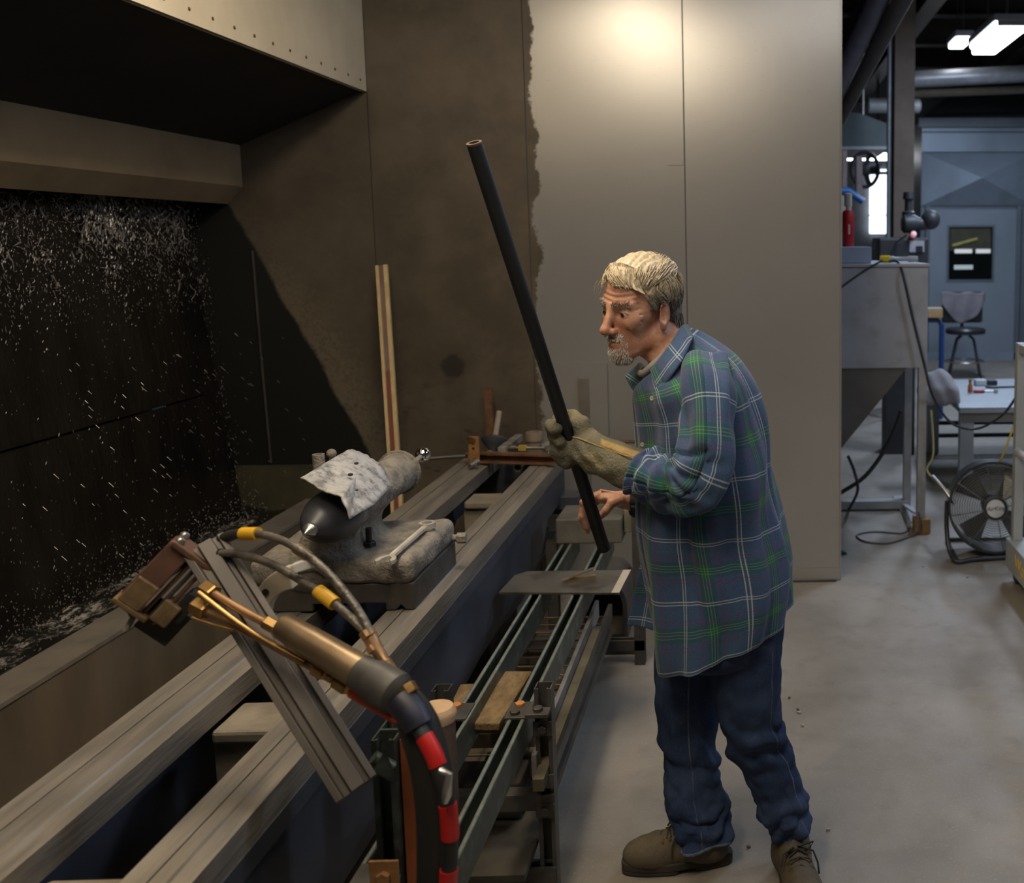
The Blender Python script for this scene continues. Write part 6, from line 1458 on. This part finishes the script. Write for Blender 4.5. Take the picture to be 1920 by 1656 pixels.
M_GL = pm('window_glass', (.006, .009, .008), (.005, .007, .006), 2, .06, 0); part('pane', MB().span((wa.x, YD - .002, wb_.z), (wb_.x, YD + .004, wa.z)), M_GL, door)
part('interior_lit_panel', MB().span((wa.x + .02, YD - .006, wb_.z + .40), (wb_.x - .02, YD - .004, wa.z - .02)), pm('pane_olive', (.09, .085, .055), rough=.3), door)
ya = at(1785, 470, Y=YD); yb_ = at(1832, 448, Y=YD)
part('yellow_tube', MB().path([Vector((ya.x, YD - .02, at(1785, 461, Y=YD).z)), Vector((yb_.x, YD - .02, at(1830, 448, Y=YD).z))], .022, 10), pm('tube_yellow', (.50, .42, .10), rough=.4), door, 40)
for xx in (1806, 1843): cc_ = at(xx, 471, Y=YD); part('lamp_reflection', MB().box((cc_.x, YD - .012, cc_.z), (.24 if xx < 1820 else .20, .01, .055)), emit('lamp_reflect', (.9, .9, .8), .35), door)  # glowing boxes on the pane stand in for lamp reflections, no tubes there
cc_ = at(1806, 501, Y=YD); part('lamp_reflection', MB().box((cc_.x, YD - .012, cc_.z), (.26, .01, .06)), emit('lamp_reflect2', (.5, .65, .55), .18), door)
part('door_jamb', MB().span((dxb, YD - .05, 0), (dxb + .06, YD + .02, z2_)), M_ENCD, en); part('door_jamb', MB().span((dxa - .06, YD - .04, 0), (dxa, YD + .02, z2_)), M_ENCD, en)
part('side_panel', MB().span((dxb + .08, YD - .02, .02), (xR, YD + .02, z2_ - .05)), M_ENCD, en); part('base_rail', MB().span((xL, YD - .05, 0), (xR, YD + .02, .10)), M_ENC, en)
# ---- stool with a cloth
sp0 = at(1808, 708, Z=0); st_ = thing('bar_stool', sp0, 'black swivel stool standing in front of the windowed door', 'stool')
YS = sp0.y; sz = at(1808, 622, Y=YS).z; sx0 = at(1810, 622, Y=YS).x; sr = .20
M_STL = pm('stool_black', (.03, .032, .038), rough=.35)
part('seat', MB().lathe((sx0, YS, sz - .03), (0, 0, 1), [(0, .17), (.01, .235), (.055, .24), (.075, .22), (.08, .1)], 30), M_STL, st_, 40)
for t_ in (R(35), R(125), R(215), R(305)):
    d_ = Vector((math.cos(t_), math.sin(t_), 0)); part('leg', MB().path([Vector((sx0, YS, sz - .05)) + d_ * .07, Vector((sx0, YS, sz - .09)) + d_ * .14, Vector((sx0, YS, 0.0)) + d_ * .27], .014, 8), M_STL, st_, 60)
part('foot_ring', MB().path([Vector((sx0 + .235 * math.cos(k_ * PI / 12), YS + .235 * math.sin(k_ * PI / 12), .20)) for k_ in range(25)], .009, 6), M_STEEL, st_, 60)
bt = at(1812, 552, Y=YS + .15).z
part('backrest', MB().box((sx0 + .0, YS + .20, (sz + bt) / 2 + .06), (.50, .06, bt - sz - .06), None, .03), M_STL, st_)
part('back_post', MB().tube((sx0, YS + .2, sz - .02), (sx0, YS + .2, sz + .2), .02), M_STL, st_, 40)
V = []; n1 = 22; n2 = 22
for i in range(n1 + 1):
    for j in range(n2 + 1):
        u_ = i / n1 * 2 - 1; v_ = j / n2; x = sx0 + u_ * .27; drop = v_ * (.42 - .26 * u_ * u_) 
        y = YS + .165 - .02 * v_ - .018 * math.sin(u_ * 9 + 2 * v_) * v_; z = bt + .022 - max(0, drop - .05)
        if drop < .05: y = YS + .165 + (.05 - drop) * 1.3
        V.append((x, y, z + .01 * math.sin(u_ * 7)))
o = np_mesh('draped_cloth', V, [(i * (n2 + 1) + j, i * (n2 + 1) + j + 1, (i + 1) * (n2 + 1) + j + 1, (i + 1) * (n2 + 1) + j) for i in range(n1) for j in range(n2)], pm('cloth_mauve', (.22, .195, .215), (.16, .145, .16), 6, .9))
sm = o.modifiers.new('cloth', 'SOLIDIFY'); sm.thickness = .012; tag(o, 'mauve grey cloth draped over the back of the black stool', 'cloth')
# blue frame with an orange box
Yb = 9.0; a_ = at(1764, 600, Y=Yb); bf_ = thing('blue_stand', (a_.x, Yb, 0), 'blue tube stand beside the hopper', 'stand')
part('frame', MB().path([Vector((a_.x - .55, Yb, a_.z)), Vector((a_.x - .03, Yb, a_.z)), Vector((a_.x + .01, Yb, a_.z - .05)), Vector((a_.x + .01, Yb, 0))], .024, 10).tube((a_.x - .5, Yb, a_.z - .01), (a_.x - .5, Yb, 0), .024), pm('blue_paint', (.02, .07, .24), rough=.4), bf_, 40)
ox = at(1755, 590, Y=Yb); o = MB().box((ox.x - .02, Yb, a_.z + .024 + .045), (.14, .14, .09), None, .006).build('orange_box', pm('box_orange', (.55, .27, .04), (.5, .42, .3), 3, .6)); tag(o, 'small orange box on the blue stand', 'box')
# ---- grinder machine behind the hopper
Yg = 7.4; gm = thing('bench_grinder', (at(1700, 470, Y=Yg).x, Yg, 0), 'dark grey machine with a white label plate behind the hopper', 'machine')
g0, g1 = at(1646, 500, Y=Yg), at(1742, 445, Y=Yg); M_MCH = pm('machine_dark', (.06, .062, .068), (.04, .042, .046), 6, .5, .2)
part('body', MB().span((g0.x, Yg, g1.z - .35), (g1.x, Yg + .4, g1.z), .02), M_MCH, gm); part('pedestal', MB().span((g0.x + .08, Yg + .08, 0), (g1.x - .08, Yg + .32, g1.z - .34)), M_MCH, gm)
l0 = at(1719, 462, Y=Yg); part('label_plate', MB().box((l0.x, Yg - .004, l0.z), (.11, .006, .085)), pm('plate_white', (.55, .55, .6), rough=.5), gm); l1 = at(1724, 467, Y=Yg - .01); part('label_mark', MB().box((l1.x, Yg - .009, l1.z), (.05, .004, .045)), M_CABLE, gm)
part('red_button', MB().lathe(at(1712, 441, Y=Yg), (0, -1, .3), [(0, .022), (.03, .022), (.035, .015)], 16), emit('red_lamp', (.8, .08, .05), .4), gm, 40)
part('lever', MB().tube(at(1683, 455, Y=Yg - .02), at(1703, 440, Y=Yg - .08), .012), M_STEEL, gm, 40)
k0 = at(1715, 415, Y=Yg + .1)
part('motor', MB().lathe(k0 + Vector((-.10, 0, -.02)), (1, 0, 0), [(0, .05), (.02, .07), (.10, .07), (.13, .05), (.2, .045)], 20).tube(k0 + Vector((-.02, 0, -.15)), k0, .03).ball(k0 + Vector((.12, 0, .01)), .075, 16), M_MCH, gm, 40)
part('motor_stack', MB().lathe(k0 + Vector((-.04, .05, .02)), (0, 0, 1), [(0, .05), (.05, .05), (.06, .03), (.14, .03), (.15, .045), (.2, .04)], 16), M_MCH, gm, 40)
# ---- wall mounted fan, blue swing arm
Yf = 9.9; wf = at(1622, 318, Y=Yf); wfn = thing('wall_fan', wf, 'dark round fan on a bracket high by the bright window', 'fan')
part('ring', MB().path([wf + Vector((.13 * math.cos(k_ * PI / 14), -.02 * math.cos(k_ * PI / 14), .17 * math.sin(k_ * PI / 14))) for k_ in range(29)], .02, 8), M_MCH, wfn, 60); part('hub', MB().lathe(wf, (-.2, -1, 0), [(-.03, .05), (.04, .05), (.05, .03)], 16), M_MCH, wfn, 40)
for k_ in range(5): t_ = k_ * 2 * PI / 5; part('blade', MB().box(wf + Vector((.07 * math.cos(t_), 0, .09 * math.sin(t_))), (.12, .006, .05), rotm(0, -t_, R(25))), M_MCH, wfn)
part('bracket', MB().path([wf + Vector((0, .05, 0)), wf + Vector((.12, .1, .03)), wf + Vector((.17, .1, .06))], .02, 8), M_MCH, wfn, 60)
Yx = 8.4; bx_ = thing('jib_crane', (at(1600, 370, Y=Yx).x, Yx, 0), 'blue capped machine column with a swing arm near the window', 'machine')
p0_, p1_ = at(1585, 360, Y=Yx), at(1618, 378, Y=Yx)
part('arm', MB().path([p0_ + Vector((-.2, 0, .01)), p0_ + Vector((.03, 0, .005)), p1_], [.035, .035, .03], 10), pm('arm_blue', (.03, .14, .40), rough=.4), bx_, 40)
part('column', MB().span((p0_.x - .12, Yx - .02, 0), (p0_.x + .05, Yx + .2, p0_.z - .03)), pm('column_tan', (.42, .38, .33), rough=.6), bx_)
part('upper_post', MB().span((p0_.x - .02, Yx + .05, p0_.z), (p0_.x + .02, Yx + .12, p0_.z + .35)).span((p0_.x + .10, Yx + .05, p0_.z - .02), (p0_.x + .15, Yx + .12, p0_.z + .30)), pm('post_dirty', (.26, .20, .19), rough=.6), bx_)
# ---- far window and fluorescent strips
Yw2 = 17.9; wx0, wx1 = at(1631, 330, Y=Yw2), at(1664, 438, Y=Yw2)
win = MB().span((wx0.x, Yw2 - .03, wx1.z), (wx1.x, Yw2 + .02, at(1640, 318, Y=Yw2).z)).build('window_1', emit('daylight', (.82, .90, 1.0), 2.6)); tag(win, 'bright daylit window strip in the far wall', 'window', kind='structure')
MB().span((wx0.x - .04, Yw2 - .06, at(1640, 322, Y=Yw2).z), (wx1.x + .04, Yw2 - .031, at(1640, 328, Y=Yw2).z)).span((wx0.x - .04, Yw2 - .06, at(1640, 403, Y=Yw2).z), (wx1.x + .04, Yw2 - .031, at(1640, 405, Y=Yw2).z)).build('window_bar', M_MCH, win)
w2a, w2b = at(1712, 305, Y=Yw2), at(1724, 385, Y=Yw2)
win2 = MB().span((w2a.x, Yw2 - .03, w2b.z), (w2b.x, Yw2 + .02, w2a.z)).build('window_2', emit('daylight2', (.75, .85, 1.0), 1.2)); tag(win2, 'narrow daylit window strip beyond the roof column', 'window', kind='structure')
def fixture(x, y, z, lx, ly, label, e, grp='fluorescent shop lights', hang=0.25):
    f = thing('ceiling_light', (x, y, z), label, 'light', grp)
    part('housing', MB().span((x - lx / 2, y - ly / 2, z), (x + lx / 2, y + ly / 2, z + .07), .01), M_GREYP, f)
    part('diffuser', MB().span((x - lx / 2 + .02, y - ly / 2 + .02, z - .055), (x + lx / 2 - .02, y + ly / 2 - .02, z - .001), .016), e, f)
    part('hanger', MB().tube((x, y - ly / 3, z + .07), (x, y - ly / 3, 5.0), .006, n=6).tube((x, y + ly / 3, z + .07), (x, y + ly / 3, 5.0), .006, n=6), M_STEEL, f)
    return f
E_C = emit('tube_cool', (.92, .96, 1.0), 9.0); E_W = emit('tube_warm', (1.0, .84, .62), 20.0); E_N = emit('tube_neutral', (1.0, .94, .87), 9.0)
fixture(L_BED[0], L_BED[1], L_BED[2], .30, 1.25, 'long warm light hanging above the machine bed', E_W)
fixture(L_BED2[0], L_BED2[1], L_BED2[2], .30, 1.25, 'second warm light hanging above the near end of the machine bed', E_W)
fixture(L_FRONT[0], L_FRONT[1], L_FRONT[2], 1.25, .35, 'neutral light hanging over the open floor in front of the man', E_N)
fixture(L_SIDE[0], L_SIDE[1], L_SIDE[2], .35, 1.25, 'cool light hanging over the aisle by the cart', E_C)
fixture(L_SHOP[0], L_SHOP[1], L_SHOP[2], .35, 1.25, 'cool light hanging above the low bench', E_C)
fixture(L_SHOP2[0], L_SHOP2[1], L_SHOP2[2], .30, 1.25, 'cool light hanging before the sheet steel enclosure', E_C)
lf = at(1868, 62, Z=3.80); fixture(lf.x, lf.y, 3.80, .34, 1.2, 'bright cool light hanging near the dark roof beams', E_C)
for x in (1828, 1842): p = at(x, 50, Z=3.85); 
p = at(1836, 50, Z=3.95); fixture(p.x - .02, p.y + .9, 3.98, .22, .5, 'short cool light hanging beyond the bright roof light', E_C)
for x0p, x1p in ((1583, 1610), (1618, 1672), (1705, 1711)):
    Yl = 11.9 if x0p > 1700 else 15.5; a_, b_ = at(x0p, 294, Y=Yl), at(x1p, 294, Y=Yl); f = thing('strip_light', ((a_.x + b_.x) / 2, Yl, a_.z), {1583: 'short far strip light beside the steel wall edge', 1618: 'long far strip light above the bright window', 1705: 'far strip light end just past the roof column'}[x0p], 'light', 'far strip lights')
    part('tube', MB().tube((a_.x, Yl, a_.z), (b_.x, Yl, a_.z), .055, n=12), E_C, f, 60); part('mount', MB().span(((a_.x + b_.x) / 2 - .02, Yl - .02, a_.z + .05), ((a_.x + b_.x) / 2 + .02, Yl + .02, 5.0)), M_MCH, f)
# ---- roof steel, ducts and pipes
M_BEAM = pm('beam_dark', (.055, .048, .045), (.035, .031, .03), 3, .6, .2); M_BEAMB = pm('beam_brown', (.085, .07, .058), (.055, .047, .04), 3, .6, .2)
def ibeam(name, a, b, w_, h_, mt, par=ceiling):
    a = Vector(a); b = Vector(b); d_ = (b - a).normalized(); s2 = d_.cross(Vector((0, 0, 1))).normalized(); u_ = s2.cross(d_)
    t_ = .014; w2 = w_ / 2; h2 = h_ / 2
    P = [(-w2, -h2), (w2, -h2), (w2, -h2 + t_), (t_ / 2, -h2 + t_), (t_ / 2, h2 - t_), (w2, h2 - t_), (w2, h2), (-w2, h2), (-w2, h2 - t_), (-t_ / 2, h2 - t_), (-t_ / 2, -h2 + t_), (-w2, -h2 + t_)]
    return MB().prism(P, a, b, s2, u_).build(name, mt, par)
ibeam('roof_beam', (1.05, 5.2, 4.15), (1.55, 18, 4.15), .18, .35, M_BEAM); ibeam('roof_beam', (1.9, 2.0, 4.3), (1.95, 18, 4.3), .2, .4, M_BEAM); ibeam('roof_beam', (3.6, 2.0, 4.3), (3.6, 18, 4.3), .2, .4, M_BEAM)
for i, y in enumerate((8.6, 10.4, 12.2, 14.0, 15.8)): ibeam('roof_beam', (-3.4, y, 4.55), (6.8, y, 4.55), .2, .45, M_BEAMB if i % 2 else M_BEAM)
for i, y in enumerate((9.5, 11.3, 13.1)): ibeam('purlin', (-3.4, y, 4.85), (6.8, y, 4.85), .1, .2, M_BEAMB)
for (x, y, Y, x2, y2, Y2, r_, lab, mt) in ((1690, 150, 12.0, 1925, 138, 12.0, .10, 'large grey pipe running under the roof beams', pm('pipe_grey', (.24, .25, .27), rough=.4, metal=.3)), (1712, 176, 13.0, 1925, 168, 13.0, .05, 'pale pipe running above the enclosure roof', pm('pipe_pale', (.33, .29, .24), rough=.5)), (1600, 175, 7.0, 1660, 60, 5.6, .05, 'sloping dusty pipe under the roof deck', M_BEAMB), (1585, 130, 6.4, 1640, 15, 5.4, .06, 'mauve painted pipe under the roof deck', pm('pipe_mauve', (.16, .14, .19), rough=.5))):
    A_, B2 = at(x, y, Y=Y), at(x2, y2, Y=Y2); dv = B2 - A_
    o = MB().tube(A_ - dv * (.0 if Y > 10 else .6), B2 + dv * (1.0 if Y > 10 else .9), r_, n=14).build('roof_pipe', mt, None, 40); tag(o, lab, 'pipe')
d0 = at(1545, 215, Y=11.0); d1 = at(1662, 275, Y=11.0); dd = thing('air_duct', (d0.x, 11.2, d1.z), 'dark green box duct hanging behind the column', 'duct')
part('duct_body', MB().prism([(d0.x, d1.z), (d1.x, d1.z), (d1.x, d1.z + .25), (at(1610, 213, Y=11.0).x, d0.z + .02), (d0.x, d0.z + .02)], (0, 11.0, 0), (0, 12.2, 0), (1, 0, 0), (0, 0, 1)), pm('duct_green', (.085, .11, .115), (.065, .085, .09), 3, .5, .2), dd)
part('duct_flange', MB().span((d0.x, 10.98, d1.z - .03), (d1.x + .03, 12.2, d1.z)), M_GREYP, dd); part('duct_strap', MB().tube((d1.x - .2, 11.5, d0.z - .2), (d1.x - .2, 11.5, 5.0), .01, n=6), M_STEEL, dd)
fl_ = thing('round_duct', at(1650, 198, Y=12.6), 'pale round duct end above the green box duct', 'duct'); rp0 = at(1650, 198, Y=12.6); part('shell', MB().lathe(rp0, (1, .1, 0), [(-.18, .05), (-.15, .09), (.5, .09), (.52, .06)], 20), M_GREYP, fl_, 40); part('strap', MB().tube(rp0 + Vector((.2, 0, .08)), Vector((rp0.x + .2, rp0.y, 5.0)), .01, n=6), M_STEEL, fl_)
# ---- litter on the floor
random.seed(11)
M_CHIP = pm('chip_pale', (.45, .42, .38), rough=.7); M_CHIPD = pm('chip_dark', (.12, .11, .10), rough=.7)
for x, y, k_ in ((1498, 1338, 1), (1505, 1362, 1), (1496, 1332, 0), (1392, 1430, 0), (1404, 1590, 0), (1731, 1063, 1), (1814, 1083, 1), (1480, 1310, 0), (1553, 1558, 1)):
    p = at(x, y, Z=.0); o = MB().box(p + Vector((0, 0, .0035)), (random.uniform(.008, .022), random.uniform(.004, .008), .006), rotm(random.uniform(0, 3))).build('floor_chip', M_CHIP if k_ else M_CHIPD)
    tag(o, 'pale scrap chip lying on the concrete floor' if k_ else 'dark scrap chip lying on the concrete floor', 'scrap', 'pale scrap chips on the floor' if k_ else 'dark scrap chips on the floor')
gs = at(1580, 1040, Z=.0); o = MB().ball((gs.x, gs.y, .012), .016, 10, (1, 1, .7)).box((gs.x + .012, gs.y, .006), (.02, .01, .01)).build('green_cap', pm('cap_green', (.01, .16, .10), rough=.5), None, 60); tag(o, 'small green plastic cap at the foot of the steel wall', 'cap')
